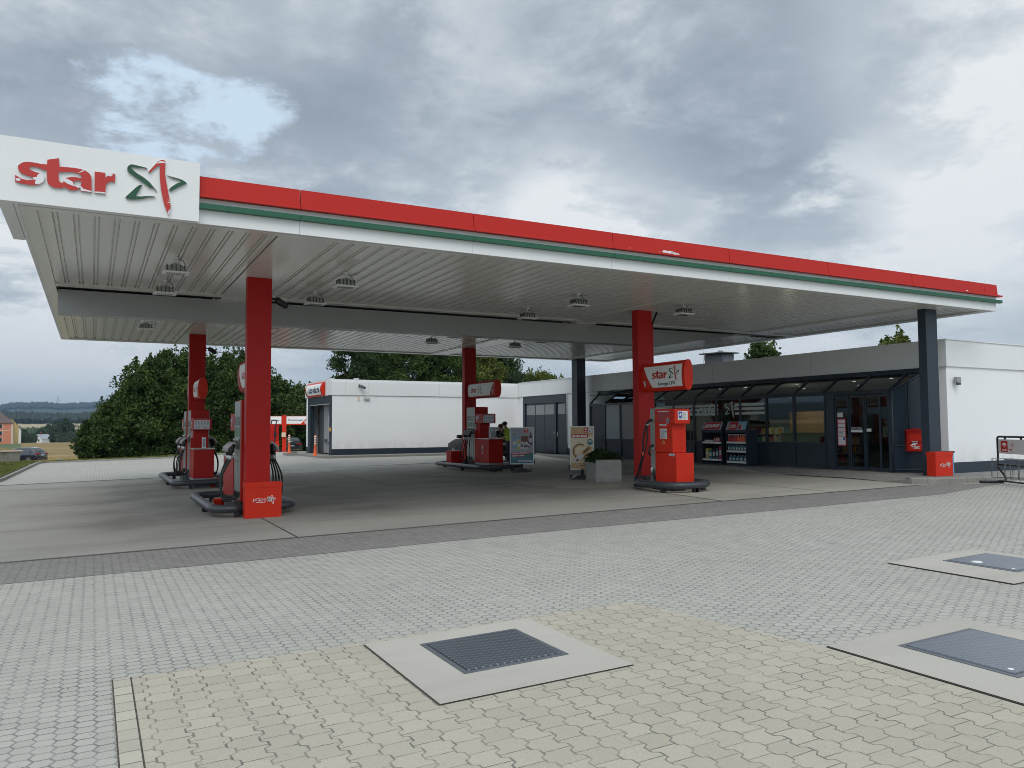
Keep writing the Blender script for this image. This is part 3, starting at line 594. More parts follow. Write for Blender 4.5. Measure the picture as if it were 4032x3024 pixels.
for x, z, s_ in ((9.58, 4.93, .05), (9.66, 4.90, .03), (9.72, 4.925, .06), (9.78, 4.915, .055), (9.86, 4.91, .04), (9.2, 4.90, .012), (9.45, 4.91, .012), (8.75, 4.915, .010), (8.95, 4.90, .008), (19.1, 4.915, .03), (20.1, 4.91, .012)):
    L = [(x + s_ * (1 + .4 * rnd.random()) * math.cos(k * .7) * 1.4, z + s_ * .45 * (1 + .5 * rnd.random()) * math.sin(k * .7)) for k in range(9)]
    m.shape([L], lambda u, v: (u, CY0 - .0585 - (0.0 if v > 4.905 else .001) - (4.905 - v) * .02 if v > 4.9 else CY0 - .1065, v), 'peeled')
P(m, 'paint_chip', canopy)
# soffit: flat border, ribbed bays between smooth beam strips
m = MB(); z0 = CZ
m.box(CX0 + .052, CX1 - .052, CY0 + .082, 11.95, z0, z0 + .04, 'soffit'); m.box(CX0 + .052, CX1 - .052, 28.66, CY1 - .052, z0, z0 + .04, 'soffit')
m.box(CX0 + .052, -.72, 11.952, 28.658, z0 + .001, z0 + .04, 'soffit'); m.box(20.12, CX1 - .052, 11.952, 28.658, z0 + .001, z0 + .04, 'soffit')
m.box(-.718, 20.118, 17.95, 18.20, z0 + .002, z0 + .06, 'soffit')
for a, b in ((2.42, 3.12), (11.78, 12.50), (18.15, 18.88)):
    for c, d in ((11.952, 17.948), (18.70, 28.656)): m.box(a, b, c, d, z0 + .001, z0 + .05, 'soffit'); m.box(a - .09, a - .03, c, d, z0 + .012, z0 + .05, 'soffit')
P(m, 'soffit_frame', canopy)
m = MB()
for (a, b) in ((-.722, 2.335), (3.14, 11.68), (12.52, 18.05), (18.90, 20.10)):
    for (c, d) in ((11.955, 17.945), (19.0, 28.655)):
        prof = []; x = a
        while x < b - .05:
            e = min(b, x + .168); prof += [(x, 0), (e, 0), (e + .003, .036), (e + .024, .036), (e + .027, .006), (e + .056, .006), (e + .059, .036), (e + .081, .036), (e + .084, 0)]; x = e + .084
        prof = [p for p in prof if p[0] <= b] + [(b, 0)]
        vs = [(p[0], c, z0 + .035 + p[1]) for p in prof] + [(p[0], d, z0 + .035 + p[1]) for p in prof]; n = len(prof)
        m.add(vs, [(i, i + 1, n + i + 1, n + i) for i in range(n - 1)], 'soffit')
P(m, 'soffit', canopy)
m = MB(); m.box(-.72, 20.1, 18.205, 18.72, z0 + .10, z0 + .13, 'black'); m.box(-.72, 20.1, 11.9, 28.9, z0 + .075, z0 + .095, 'grey_dark')
x = -.2
while x < 18: m.box(x, x + .03, 18.21, 18.70, z0 + .06, z0 + .10, 'grey_dark'); x += .45
P(m, 'ceiling_void', canopy)
m = MB(); m.box(-.70, 9.70, 18.72, 19.15, 4.03, z0 + .03, 'beam_grey'); m.prism([(9.706, 18.72, 4.03), (15.1, 18.72, 4.03), (17.95, 18.72, 4.47), (17.95, 18.72, 4.53), (9.706, 18.72, 4.53)], (0, .43, 0), 'beam_grey'); P(m, 'main_beam', canopy)
for a in (2.44, 11.8):
    m = MB(); m.prism([(a + .03, 18.21, z0 + .03), (a + .66, 18.21, z0 + .03), (a + .66, 18.715, z0 + .03), (a + .66, 18.715, 4.22), (a + .03, 18.715, 4.22)][:2] + [(a + .66, 18.21, z0 - .02), (a + .03, 18.21, z0 - .02)], (0, .50, 0), 'soffit'); P(m, 'cross_beam', canopy)
cols = [(2.56, 3.01, 15.45, 15.68, 'red', 'nearest red column with the metal waste box at its foot'), (11.92, 12.37, 15.60, 15.83, 'red', 'red column with navy foot beside the gas pump'), (18.31, 18.76, 12.24, 12.46, 'navy', 'navy column by the shop corner'), (2.56, 3.03, 25.67, 25.90, 'red', 'far left red column'), (11.94, 12.40, 25.94, 26.17, 'red', 'far middle red column'), (18.28, 18.72, 28.20, 28.62, 'navy', 'navy column before the garage door')]
for x0, x1, y0, y1, c, l in cols:
    m = MB(); gb = gz(x0, y0) if c == 'red' else WZ
    m.box(x0, x1, y0, y1, gb - .02 + (.30 if c == 'red' else 0), 4.499, c, bev=.008)
    if c == 'red': m.box(x0 + .001, x1 - .001, y0 + .001, y1 - .001, gb - .02, gb + .279, 'navy', bev=.008)
    o = P(m, 'column', canopy); o['label'] = l
m = MB(); m.tube([(12.36, 15.72, .5), (12.45, 15.72, .6), (12.45, 15.72, 4.1), (12.46, 15.72, 4.15)], .045, 'red', 10); m.tube([(12.45, 15.72, 4.14), (12.53, 15.7, 4.33), (12.60, 15.68, 4.5)], .028, 'rubber', 8)
o = P(m, 'vent_pipe', canopy)
# corner panel with raised letters
m = MB(); m.box(-1.12, 1.248, 11.565, 11.695, 4.49, 5.32, 'white_metal'); m.box(-1.12, -.965, 11.697, 13.90, 4.49, 5.32, 'white_metal'); cp = P(m, 'corner_panel', canopy)
def sub(mb, name, parent): return mb.build(name, parent, Matrix.Translation(-canopy.location))
def slab_logo(sets, y0, y1, mt, ed):
    m = MB()
    for L in sets:
        m.prism([(p[0], y1, p[1] + 4.9) for p in L[0]], (0, y0 - y1 + .003, 0), ed, [[(p[0], y1, p[1] + 4.9) for p in h] for h in L[1:]])
        gr = [grow(L[0], -.0035)] + [grow(h, .0035) for h in L[1:]]
        m.prism([(p[0], y0 + .002, p[1] + 4.9) for p in gr[0]], (0, -.004, 0), mt, [[(p[0], y0 + .002, p[1] + 4.9) for p in h] for h in gr[1:]])
    return m
o = sub(slab_logo([[STA, H1, H2], [RR]], 11.535, 11.5655, 'logo_red', 'logo_edge'), 'lettering', cp)
for L in WHP[:6]: m = MB(); m.shape([L], lambda u, v: (u, 11.5315, v + 4.9), 'peeled'); sub(m, 'peeled_patch', cp)
m = slab_logo([[SR1]], 11.535, 11.5655, 'logo_red', 'logo_edge')
for L in WHP[6:]: m.shape([L], lambda u, v: (u, 11.5315, v + 4.9), 'peeled')
sub(m, 'red_star_stroke', cp)
sub(slab_logo([[SG1], [SG2], [SG3]], 11.535, 11.5655, 'logo_green', 'logo_edge'), 'green_star_strokes', cp)
mat('lamp_grey', (.45, .455, .44), .5)
# ---------------------------------------------------------------- floodlights
fl = thing('canopy_floodlight', '', 'floodlight', (1.2, 14.45, 4.53), 0, 'floodlights hanging under the canopy')
m = MB(); m.tube([(0, 0, .02), (0, 0, -.10)], .018, 'white_metal', 8); m.box(-.03, .03, -.05, .05, -.02, .02, 'white_metal'); m.tube([(.02, 0, 0), (.12, .02, -.03), (.16, .02, -.12), (.10, 0, -.18)], .006, 'grey_dark', 6); m.build('bracket', fl)
m = MB(); m.prism([(-.17, -.12, -.24), (.17, -.12, -.24), (.12, -.09, -.15), (.05, -.07, -.10), (-.05, -.07, -.10), (-.12, -.09, -.15)], (0, .22, 0), 'lamp_grey')
for i in range(5): m.box(-.15 + i * .07, -.135 + i * .07, -.13, .11, -.24, -.13, 'grey_dark')
m.box(-.21, .21, -.16, .14, -.272, -.244, 'white_metal', bev=.008); m.build('housing', fl)
m = MB(); m.box(-.15, .15, -.10, .09, -.276, -.27, 'alu')
for i in range(8): m.box(-.14 + i * .038, -.132 + i * .038, -.10, .09, -.282, -.276, 'grey_dark')
m.build('grille', fl)
XN = {1.2: 'leftmost row', 4.17: 'second row from the left', 9.42: 'third row from the left', 12.42: 'right row'}
YN = {14.45: 'nearest the front edge', 16.75: 'just in front of the grey beam', 21.2: 'just behind the grey beam', 22.95: 'near the rear edge'}
first = True
for x, xn in XN.items():
    for y, yn in YN.items():
        if (x, y) in ((4.17, 22.95), (12.42, 16.75)): continue
        l = 'grey floodlight of the %s, %s' % (xn, yn)
        if first: fl['label'] = l; first = False
        else: dup(fl, (x, y, 4.53), rnd.uniform(-.08, .08), l)
# ---------------------------------------------------------------- cameras
def cctv(loc, rz, label, tilt=-.35, drop=0, mt='black'):
    t = thing('security_camera', label, 'camera', loc, rz)
    m = MB(); m.box(-.03, .03, -.02, .03, -.06, .06, mt); m.tube([(0, -.02, 0), (0, -.09, -.01)], .02, mt, 8); m.build('bracket', t)
    m = MB(); m.tube([(0, -.08, -.02), (0, -.12, -.03), (0, -.30, -.03 + tilt * .3), (0, -.31, -.03 + tilt * .31)], [.06, .07, .06, .04], mt, 12); m.build('camera_body', t)
    m = MB(); m.tube([(0, -.305, -.03 + tilt * .305), (0, -.33, -.03 + tilt * .33)], [.034, .034], 'grey_dark', 12); m.build('lens', t)
    return t
cctv((3.015, 15.58, 4.13), R(85), 'black security camera high on the nearest red column'); cctv((3.035, 25.8, 4.10), R(85), 'black security camera high on the far left red column')
# ---------------------------------------------------------------- pump islands
def ring(name, x0, x1, y0, y1, r, tr, label, gap=None):
    zc = .17; cx, cy = (x0 + x1) / 2, (y0 + y1) / 2; zb = gz(cx, cy)
    t = thing(name, label, 'bumper', (cx, cy, zb), 0, 'padded pipe bumpers round the pump islands')
    pts = []
    for qx, qy, a0 in ((x1 - r, y1 - r, 0), (x0 + r, y1 - r, 90), (x0 + r, y0 + r, 180), (x1 - r, y0 + r, 270)):
        for i in range(7): a = R(a0 + 15 * i); x, y = qx + r * math.cos(a), qy + r * math.sin(a); pts.append((x - cx, y - cy, gz(x, y) - zb + zc))
    m = MB()
    if gap:
        i = min(range(len(pts)), key=lambda k: 0)  # open between the last and the first of the near side
        a = [p for p in pts[:21]] + [(gap[0] - cx, y0 - cy, pts[20][2])]; b = [(gap[1] - cx, y0 - cy, pts[21][2])] + pts[21:]
        m.tube(b + a, tr, 'pipe', 14, flat=.85)
    else: m.tube(pts, tr, 'pipe', 14, closed=True, flat=.85)
    m.build('rail', t)
    for fx, fy in ((x0 + r * 1.2, y0), (x1 - r * 1.2, y0), (x0, cy - .4), (x1, cy - .4), (x0 + r * 1.2, y1), (x1 - r * 1.2, y1)):
        m = MB(); m.box(fx - cx - .05, fx - cx + .05, fy - cy - .05, fy - cy + .05, -.03, .11, 'black'); m.build('foot', t)
    return t
def face_fn(x, side, yc=0.0, off=.001):
    """plane x=const facing side*X; u runs to the viewer's right"""
    return (lambda u, v, l=0: (x + side * (off + .001 * l), yc + (side * u), v))
def poster_icons(m, fn, u0, u1, v0, v1, seed=1):
    rect(m, fn, u0, u1, v0, v1, 'paper'); f2 = lambda a, b: fn(a, b, 1); h = v1 - v0; w_ = u1 - u0
    rect(m, f2, u0, u1, v1 - h * .12, v1 - h * .02, 'p_red'); rect(m, f2, u0 + w_ * .02, u1 - w_ * .02, v1 - h * .24, v1 - h * .19, 'p_red')
    for i in range(5):
        a = u0 + w_ * (.08 + .19 * i); rect(m, f2, a, a + w_ * .09, v0 + h * .42, v0 + h * .68, 'p_grey'); rect(m, f2, a + w_ * .01, a + w_ * .08, v0 + h * .58, v0 + h * .60, 'ink')
    for i in range(12): a = u0 + w_ * (.05 + .075 * i); rect(m, f2, a, a + w_ * .04, v0 + h * .25, v0 + h * .32, 'ink' if i in (4, 5, 6) else 'p_grey')
    for r_ in range(3): rect(m, f2, u0 + w_ * .05, u0 + w_ * .36, v0 + h * (.06 + r_ * .05), v0 + h * (.075 + r_ * .05), 'ink'); rect(m, f2, u0 + w_ * .62, u0 + w_ * .95, v0 + h * (.06 + r_ * .05), v0 + h * (.075 + r_ * .05), 'ink')
def lines(m, fn, u0, u1, v0, v1, n, mt='ink', seed=3):
    q = random.Random(seed); f2 = lambda a, b: fn(a, b, 1)
    for i in range(n): v = v1 - (i + .6) * (v1 - v0) / n; rect(m, f2, u0, u0 + (u1 - u0) * q.uniform(.6, 1), v - .16 * (v1 - v0) / n, v + .16 * (v1 - v0) / n, mt)
def pump(loc, rz, label, length=1.98, num='1', group='red fuel pumps', ox=0.0, hose_out=.16):
    t = thing('fuel_pump', label, 'fuel pump', loc, rz, group)
    m = MB(); m.box(-.24 + ox, .24 + ox, .17, .90, 0, .27, 'black', bev=.01); m.box(-.25 + ox, .25 + ox, .90, length - .02, 0, .20, 'grey_dark'); m.box(-.27 + ox, .27 + ox, .90, length - .01, .20, .268, 'grey_mid'); m.build('plinth', t)
    m = MB(); m.box(-.25 + ox, .25 + ox, .12, .87, .27, 2.22, 'red', bev=.012); m.build('tower', t)
    m = MB(); m.box(-.20 + ox, .20 + ox, .872, 1.12, 1.10, 1.63, 'red'); 
    F = lambda u, v, l=0: (u + ox, 1.122 + .001 * l, v)
    rect(m, lambda u, v: (-u + ox, .8735, v), -.245, -.12, 1.40, 1.61, 'paper'); rect(m, lambda u, v: (-u + ox, .8735, v), .12, .245, 1.40, 1.61, 'paper'); m.build('neck', t)
    for s_ in (-1, 1):
        X = ox + s_ * .25; f = lambda u, v, l=0, X=X, s_=s_: (X + s_ * (.012 + .002 * l), .52 + s_ * u, v)
        m = MB(); m.box(min(X, X + s_ * .012), max(X, X + s_ * .012), .19, .85, .30, 2.20, 'grey_panel')
        for i in range(4):
            u = -.24 + i * .16; rect(m, lambda a, b: f(a, b, .3), u - .06, u + .06, 1.72, 1.90, 'black'); rect(m, lambda a, b: f(a, b, .3), u - .06, u + .06, 1.50, 1.71, 'screen_green'); rect(m, lambda a, b: f(a, b, .3), u - .06, u + .06, 1.26, 1.47, 'black')
            rect(m, lambda a, b: f(a, b, 1), u - .014, u + .014, 1.74, 1.94, 'alu'); rect(m, lambda a, b: f(a, b, 1), u - .008, u + .008, .34, 1.06, 'black')
            rect(m, lambda a, b: f(a, b, .5), u + .028, u + .05, .34, 1.08, 'alu')
        for v in (1.715, 1.485, 1.10): rect(m, lambda a, b: f(a, b, .6), -.32, .32, v - .012, v + .012, 'alu')
        m.build('nozzle_panel', t)
        for i in range(4):
            y = .28 + i * .16; m = MB(); a = X + s_ * .02
            m.tube([(a + s_ * .02, y, 1.36), (a + s_ * .10, y, 1.39), (a + s_ * .20, y, 1.30), (a + s_ * .215, y, 1.22)], [.022, .027, .026, .022], 'nozzle_cover', 10)
            m.tube([(a + s_ * .09, y, 1.36), (a + s_ * .13, y, 1.24), (a + s_ * .14, y, 1.14)], [.036, .036, .028], 'rubber', 10); m.tube([(a + s_ * .14, y, 1.15), (a + s_ * .14, y, 1.06)], .031, 'alu', 10)
            m.tube([(a - s_ * .01, y, 1.40), (a + s_ * .03, y, 1.47)], .011, 'alu', 6); m.build('nozzle', t)
            k = hose_out * (1.0 - .12 * i); jy = (i - 1.5) * .03; m = MB(); pts = []
            b0 = Vector((a + s_ * .14, y, 1.08)); b1 = Vector((a + s_ * (.14 + k), y + .10 + jy, .72)); b2 = Vector((a + s_ * (.11 + k), y + .06 + jy, .30 + .03 * i)); b3 = Vector((a + s_ * .04, y - .12, .34)); b4 = Vector((a + s_ * .01, y - .16, .45))
            cp_ = [b0, b1, b2, b3, b4]
            for q in range(4):
                p0 = cp_[max(q - 1, 0)]; p1 = cp_[q]; p2 = cp_[q + 1]; p3 = cp_[min(q + 2, 4)]
                for h in range(5): u = h / 5; pts.append(.5 * ((2 * p1) + (p2 - p0) * u + (2 * p0 - 5 * p1 + 4 * p2 - p3) * u * u + (3 * p1 - p0 - 3 * p2 + p3) * u ** 3))
            m.tube(pts + [b4], .0165, 'rubber', 8); m.build('hose', t)
    m = MB(); m.box(-.25 + ox, .25 + ox, .874, 1.48, 1.63, 1.97, 'red', bev=.012); hd = m.build('display_head', t)
    for s_ in (-1, 1):
        X = ox + s_ * .25; f = lambda u, v, l=0, X=X, s_=s_: (X + s_ * (.002 + .001 * l), 1.18 + s_ * u, v); m = MB()
        a = -s_
        rect(m, f, -.13, -.02, 1.78, 1.92, 'p_grey'); rect(m, lambda u, v: f(u, v, 1), -.12, -.03, 1.80, 1.90, 'p_lblue'); rect(m, f, -.26, -.16, 1.80, 1.87, 'paper'); rect(m, f, .04, .12, 1.68, 1.78, 'grey_dark')
        text(m, num, lambda u, v: f(u, v, 1), -.20, 1.68, .05, .11, 'white_letter', .03); m.lathe(f(-.04, 1.71, 0), [(.02, -.001), (.02, .001)], 'white_letter', 10); rect(m, f, .16, .18, 1.70, 1.74, 'p_white'); m.build('display', hd)
    m = MB(); poster_icons(m, lambda u, v, l=0: (-u + ox, 1.4815 + .001 * l, v), -.235, .19, 1.655, 1.955); m.build('price_poster', hd)
    m = MB(); m.box(-.275 + ox, .275 + ox, .874, length, .27, 1.08, 'red', bev=.01); m.build('counter', t)
    m = MB(); m.box(-.285 + ox, .285 + ox, .875, length + .012, 1.081, 1.112, 'alu', bev=.008); m.build('counter_top', t)
    m = MB(); m.box(-.08 + ox, .02 + ox, 1.55, 1.62, 1.113, 1.42, 'white_metal', bev=.006); rect(m, lambda u, v: (u + ox, 1.621, v), -.065, .005, 1.14, 1.38, 'p_grey'); m.build('towel_holder', t)
    return t
P1 = pump((2.78, 15.68, gz(2.8, 16.5)), 0, 'fuel pump behind the nearest red column, its hoses hanging on the left', 2.2, '4')
P4 = pump((2.80, 25.67, gz(2.8, 25)), math.pi, 'fuel pump with price poster in front of the far left red column', 1.9, '6')
P4b = pump((2.80, 25.90, gz(2.8, 26)), 0, 'half hidden fuel pump behind the far left red column', 1.9, '5')
P5 = pump((12.20, 25.94, gz(12.2, 25)), math.pi, 'fuel pump numbered one beside the bottle poster stand', 1.98, '1')
m = MB(); f = lambda u, v, l=0: (.277 + .001 * l, 1.45 + u, v)
rect(m, f, -.08, .0, .62, .80, 'p_red'); rect(m, f, .01, .10, .58, .86, 'paper'); rect(m, lambda u, v: f(u, v, 1), .03, .08, .64, .76, 'ink'); lines(m, f, -.12, .10, .36, .46, 3, 'p_brown'); m.build('counter_label', P5)
m = MB(); m.box(-.18, .06, 1.56, 1.60, 1.113, 1.50, 'white_metal', bev=.006); rect(m, lambda u, v: (-u, 1.6015, v), -.04, .16, 1.14, 1.47, 'p_grey'); m.build('notice_frame', P5)
ring('island_bumper', 2.03, 3.50, 15.58, 19.2, .34, .092, 'dark pipe bumper round the nearest pump with a red bucket inside', (2.545, 3.03))
ring('island_bumper', 2.03, 3.55, 23.55, 28.6, .34, .092, 'dark pipe bumper round the far left pump with red bucket and squeegee')
ring('island_bumper', 11.42, 12.98, 23.4, 27.5, .34, .092, 'dark pipe bumper round pump one behind the bottle poster stand')
ring('island_bumper', 11.45, 12.62, 13.70, 15.35, .50, .098, 'rounded dark pipe bumper round the gas pump')
# ---------------------------------------------------------------- star sign boxes
def lens_sign(name, cx, y0, y1, zc, h, label, slant, num=None, extra=None, s_=.5, lu=0.0, gap=0):
    """lens shaped box lying along Y"""
    t = thing(name, label, 'sign', (cx, (y0 + y1) / 2, zc - h / 2), 0, 'lens shaped star signs on the red columns'); L = (y1 - y0) / 2; th = .125
    prof = []
    for i in range(28):
        a = 2 * math.pi * i / 28; c_, n_ = math.cos(a), math.sin(a)
        prof.append((th * math.copysign(abs(c_) ** .8, c_), h / 2 * math.copysign(abs(n_) ** .9, n_)))
    m = MB(); vs = [(p[0], -L, p[1] + h / 2) for p in prof] + [(p[0], L, p[1] + h / 2) for p in prof]; n = 28
    m.add(vs, [(i, (i + 1) % n, n + (i + 1) % n, n + i) for i in range(n)], 'red_bright' if extra else 'red', True); m.build('box', t)
    for s2 in (-1, 1): m = MB(); m.add([(p[0] * 1.04, s2 * (L + .012), p[1] * 1.02 + h / 2) for p in prof], [tuple(range(n))], 'red_bright'); m.add([(p[0] * 1.04, s2 * (L + .012), p[1] * 1.02 + h / 2) for p in prof] + [(p[0] * 1.04, s2 * (L - .02), p[1] * 1.02 + h / 2) for p in prof], [(i, (i + 1) % n, n + (i + 1) % n, n + i) for i in range(n)], 'red_bright'); m.build('end_cap', t)
    for sd_ in (-1, 1):
        sl = slant if sd_ < 0 else -slant
        def f(u, v, l=0, sd_=sd_):
            q = max(-1, min(1, v / (h / 2))); x = th * max(0, 1 - abs(q) ** (2 / .9)) ** (.4)
            return (sd_ * (x + .003 + .0025 * l), sd_ * u, v + h / 2)
        m = MB(); hv = h * .37; a = -L + .10; b = L - .08; k = .34
        if sl < 0: W = [(a, hv), (a + k, -hv), (b, -hv), (b, hv)]
        else: W = [(a, hv), (a, -hv), (b - k, -hv), (b, hv)]
        m.shape([W], lambda u, v: f(u, v, 0), 'white_letter', 4)
        logo(m, lambda u, v, l: f(lu * (1 if sd_ < 0 else 1) + u * s_, v * s_ + (.045 if extra else 0.0), 1), d=.02, cuts=2)
        if extra: text(m, extra, lambda u, v: f(u, v, 1), -.16, -.235, .64, .10, 'ink', .035)
        if num: text(m, num, lambda u, v: f(u, v, 1), (-L + .11) if sl < 0 else (L - .22), -hv + .02, .085, .16, 'paper', .03)
        m.build('sign_face', t)
    return t
lens_sign('column_sign', 12.12, 13.98, 15.60, 2.79, .70, 'lens shaped sign reading Autogas LPG on the red column', -1, '9', 'Autogas LPG', .50, .10)
lens_sign('column_sign', 12.15, 23.70, 25.94, 2.92, .60, 'lens shaped star sign numbered seven on the far middle column', 1, '7', None, .46, -.36)
lens_sign('column_sign', 2.80, 24.25, 25.67, 2.78, .62, 'lens shaped star sign seen end on at the far left column', 1, '6', None, .42, -.1)
lens_sign('column_sign', 2.80, 25.90, 27.3, 2.78, .62, 'lens shaped star sign hidden behind the far left column', -1, '5', None, .42, .1)
lens_sign('column_sign', 2.80, 15.68, 17.25, 2.68, .66, 'lens shaped star sign half hidden behind the nearest red column', -1, '4', None, .46, .14)
# ---------------------------------------------------------------- gas pump (world coordinates)
zg = gz(12, 14.5)
lpg = thing('gas_pump', 'red gas pump with a notice box, beside the red column with a navy foot', 'gas pump', (12.0, 14.5, zg))
m = MB(); m.box(11.80, 12.14, 14.16, 14.94, zg, .30, 'black'); P(m, 'plinth', lpg)
m = MB(); m.box(11.76, 12.16, 14.14, 14.78, .985, 2.0, 'red_bright', bev=.012); P(m, 'cabinet', lpg)
m = MB(); m.box(11.76, 12.28, 14.02, 14.78, .30, .978, 'red_bright', bev=.012); P(m, 'lower_cabinet', lpg)
m = MB(); m.box(11.775, 12.14, 14.785, 14.97, .28, 2.02, 'grey_panel', bev=.006); ps = P(m, 'hose_panel', lpg)
m = MB(); m.box(11.70, 12.15, 13.985, 14.135, 1.655, 1.99, 'red_bright', bev=.01); P(m, 'notice_box', lpg)
fl_ = lambda u, v, l=0: (11.757 - .001 * l, 14.46 - u, v)
m = MB(); rect(m, fl_, -.22, .26, 1.68, 1.95, 'p_red'); rect(m, lambda a, b: fl_(a, b, 1), -.20, .20, 1.93, 1.955, 'paper')
for i, z in enumerate((1.86, 1.80, 1.72)): rect(m, lambda a, b: fl_(a, b, 1), -.10 - .02 * i, .12 - .05 * i, z, z + .018, 'grey_dark')
rect(m, lambda a, b: fl_(a, b, 2), .11, .20, 1.66, 1.76, 'p_grey'); rect(m, lambda a, b: fl_(a, b, 3), .13, .18, 1.68, 1.74, 'ink'); m.lathe((11.752, 14.30, 1.79), [(.025, 0), (.02, .004)], 'amber', 10, Matrix.Rotation(R(-90), 3, 'Y')); m.lathe((11.752, 14.21, 1.79), [(.015, 0), (.01, .003)], 'red_bright', 10, Matrix.Rotation(R(-90), 3, 'Y')); rect(m, lambda a, b: fl_(a, b, 1), -.14, .11, 1.60, 1.645, 'paper'); rect(m, lambda a, b: fl_(a, b, 2), -.11, .08, 1.615, 1.63, 'ink'); P(m, 'display', lpg)
m = MB(); rect(m, fl_, -.13, .13, 1.30, 1.54, 'paper'); lines(m, fl_, -.11, .08, 1.31, 1.52, 14); P(m, 'notice', lpg)
m = MB(); rect(m, lambda a, b: fl_(a, b, 1), .055, .115, 1.455, 1.485, 'ink'); m.shape([[(-.06, 1.19), (.06, 1.19), (0, 1.275)]], fl_, 'amber'); m.shape([[(-.025, 1.205), (.025, 1.205), (0, 1.25)]], lambda a, b: fl_(a, b, 1), 'ink'); P(m, 'warning_sticker', lpg)
m = MB(); rect(m, lambda a, b: (11.757, 14.25 - a, b), -.02, .18, .91, .965, 'paper'); rect(m, lambda a, b: (11.756, 14.25 - a, b), .0, .16, .925, .94, 'ink'); P(m, 'lower_label', lpg)
fe = lambda u, v, l=0: (11.925 + u, 13.983 - .001 * l, v)
m = MB(); rect(m, fe, -.13, .16, 1.74, 1.945, 'white_letter'); rect(m, lambda a, b: fe(a, b, 1), -.11, -.01, 1.79, 1.93, 'blue'); lines(m, fe, .0, .14, 1.75, 1.93, 10); m.shape([[(-.09, 1.84), (-.04, 1.83), (-.02, 1.88), (-.06, 1.895)]], lambda a, b: fe(a, b, 2), 'white_letter'); rect(m, lambda a, b: fe(a, b, 1), -.09, -.02, 1.755, 1.775, 'ink'); P(m, 'notice', lpg)
fp = lambda u, v, l=0: (11.773 - .001 * l, 14.877 - u, v)
m = MB(); rect(m, fp, -.07, .08, 1.84, 1.98, 'paper'); lines(m, fp, -.06, .06, 1.85, 1.97, 4); rect(m, fp, -.0, .07, 1.45, 1.60, 'paper'); rect(m, fp, -.04, .05, 1.32, 1.42, 'p_red'); rect(m, lambda a, b: fp(a, b, 1), -.03, .04, 1.22, 1.38, 'paper'); rect(m, fp, -.06, .08, .98, 1.20, 'grey_mid'); rect(m, fp, -.02, .05, .74, .82, 'paper'); P(m, 'sticker', ps)
m = MB(); m.tube([(11.76, 14.88, 1.75), (11.70, 14.90, 1.72), (11.66, 14.93, 1.66), (11.64, 14.96, 1.60)], [.03, .035, .03, .025], 'rubber', 8); m.tube([(11.70, 14.91, 1.70), (11.65, 14.95, 1.62)], .034, 'white_letter', 8); P(m, 'nozzle', lpg)
m = MB(); m.tube([(11.76, 14.86, 1.15), (11.68, 14.88, 1.10), (11.66, 14.90, .98), (11.70, 14.88, .90)], .024, 'rubber', 8); m.tube([(11.77, 14.80, 1.04), (11.72, 14.82, 1.06), (11.70, 14.88, 1.05)], .012, 'alu', 6); P(m, 'nozzle', lpg)
def spline(P_, n=6):
    P_ = [Vector(p) for p in P_]; out = []
    for q in range(len(P_) - 1):
        p0 = P_[max(q - 1, 0)]; p1 = P_[q]; p2 = P_[q + 1]; p3 = P_[min(q + 2, len(P_) - 1)]
        for h in range(n): u = h / n; out.append(.5 * ((2 * p1) + (p2 - p0) * u + (2 * p0 - 5 * p1 + 4 * p2 - p3) * u * u + (3 * p1 - p0 - 3 * p2 + p3) * u ** 3))
    return out + [P_[-1]]
m = MB(); m.tube(spline([(11.64, 14.96, 1.62), (11.62, 15.05, 1.3), (11.62, 15.10, .9), (11.63, 15.30, .45), (11.68, 15.48, zg + .06)]), .022, 'rubber', 8); P(m, 'hose', lpg)
m = MB(); m.tube(spline([(11.66, 14.94, 1.60), (11.66, 14.96, 1.25), (11.62, 15.02, .95), (11.62, 15.12, .7), (11.64, 15.2, .42), (11.70, 14.98, .30)]), .017, 'rubber', 8); m.tube([(11.62, 15.04, .98), (11.62, 15.055, .88)], .028, 'orange', 8); P(m, 'hose', lpg)
m = MB(); m.tube([(11.76, 14.86, .62), (11.72, 14.87, .60), (11.72, 14.86, .5)], .03, 'alu', 8); m.tube(spline([(11.72, 14.86, .5), (11.74, 14.83, .38), (11.76, 14.78, .26)]), .02, 'rubber', 8); m.tube(spline([(11.73, 14.80, .56), (11.75, 14.79, .4), (11.77, 14.80, .26)]), .016, 'rubber', 8); P(m, 'pipe_fitting', lpg)
m = MB(); m.tube(spline([(12.10, 13.99, 1.66), (12.13, 13.96, 1.5), (12.14, 13.96, 1.2), (12.12, 13.99, .99)]), .008, 'rubber', 6); P(m, 'cable', lpg)
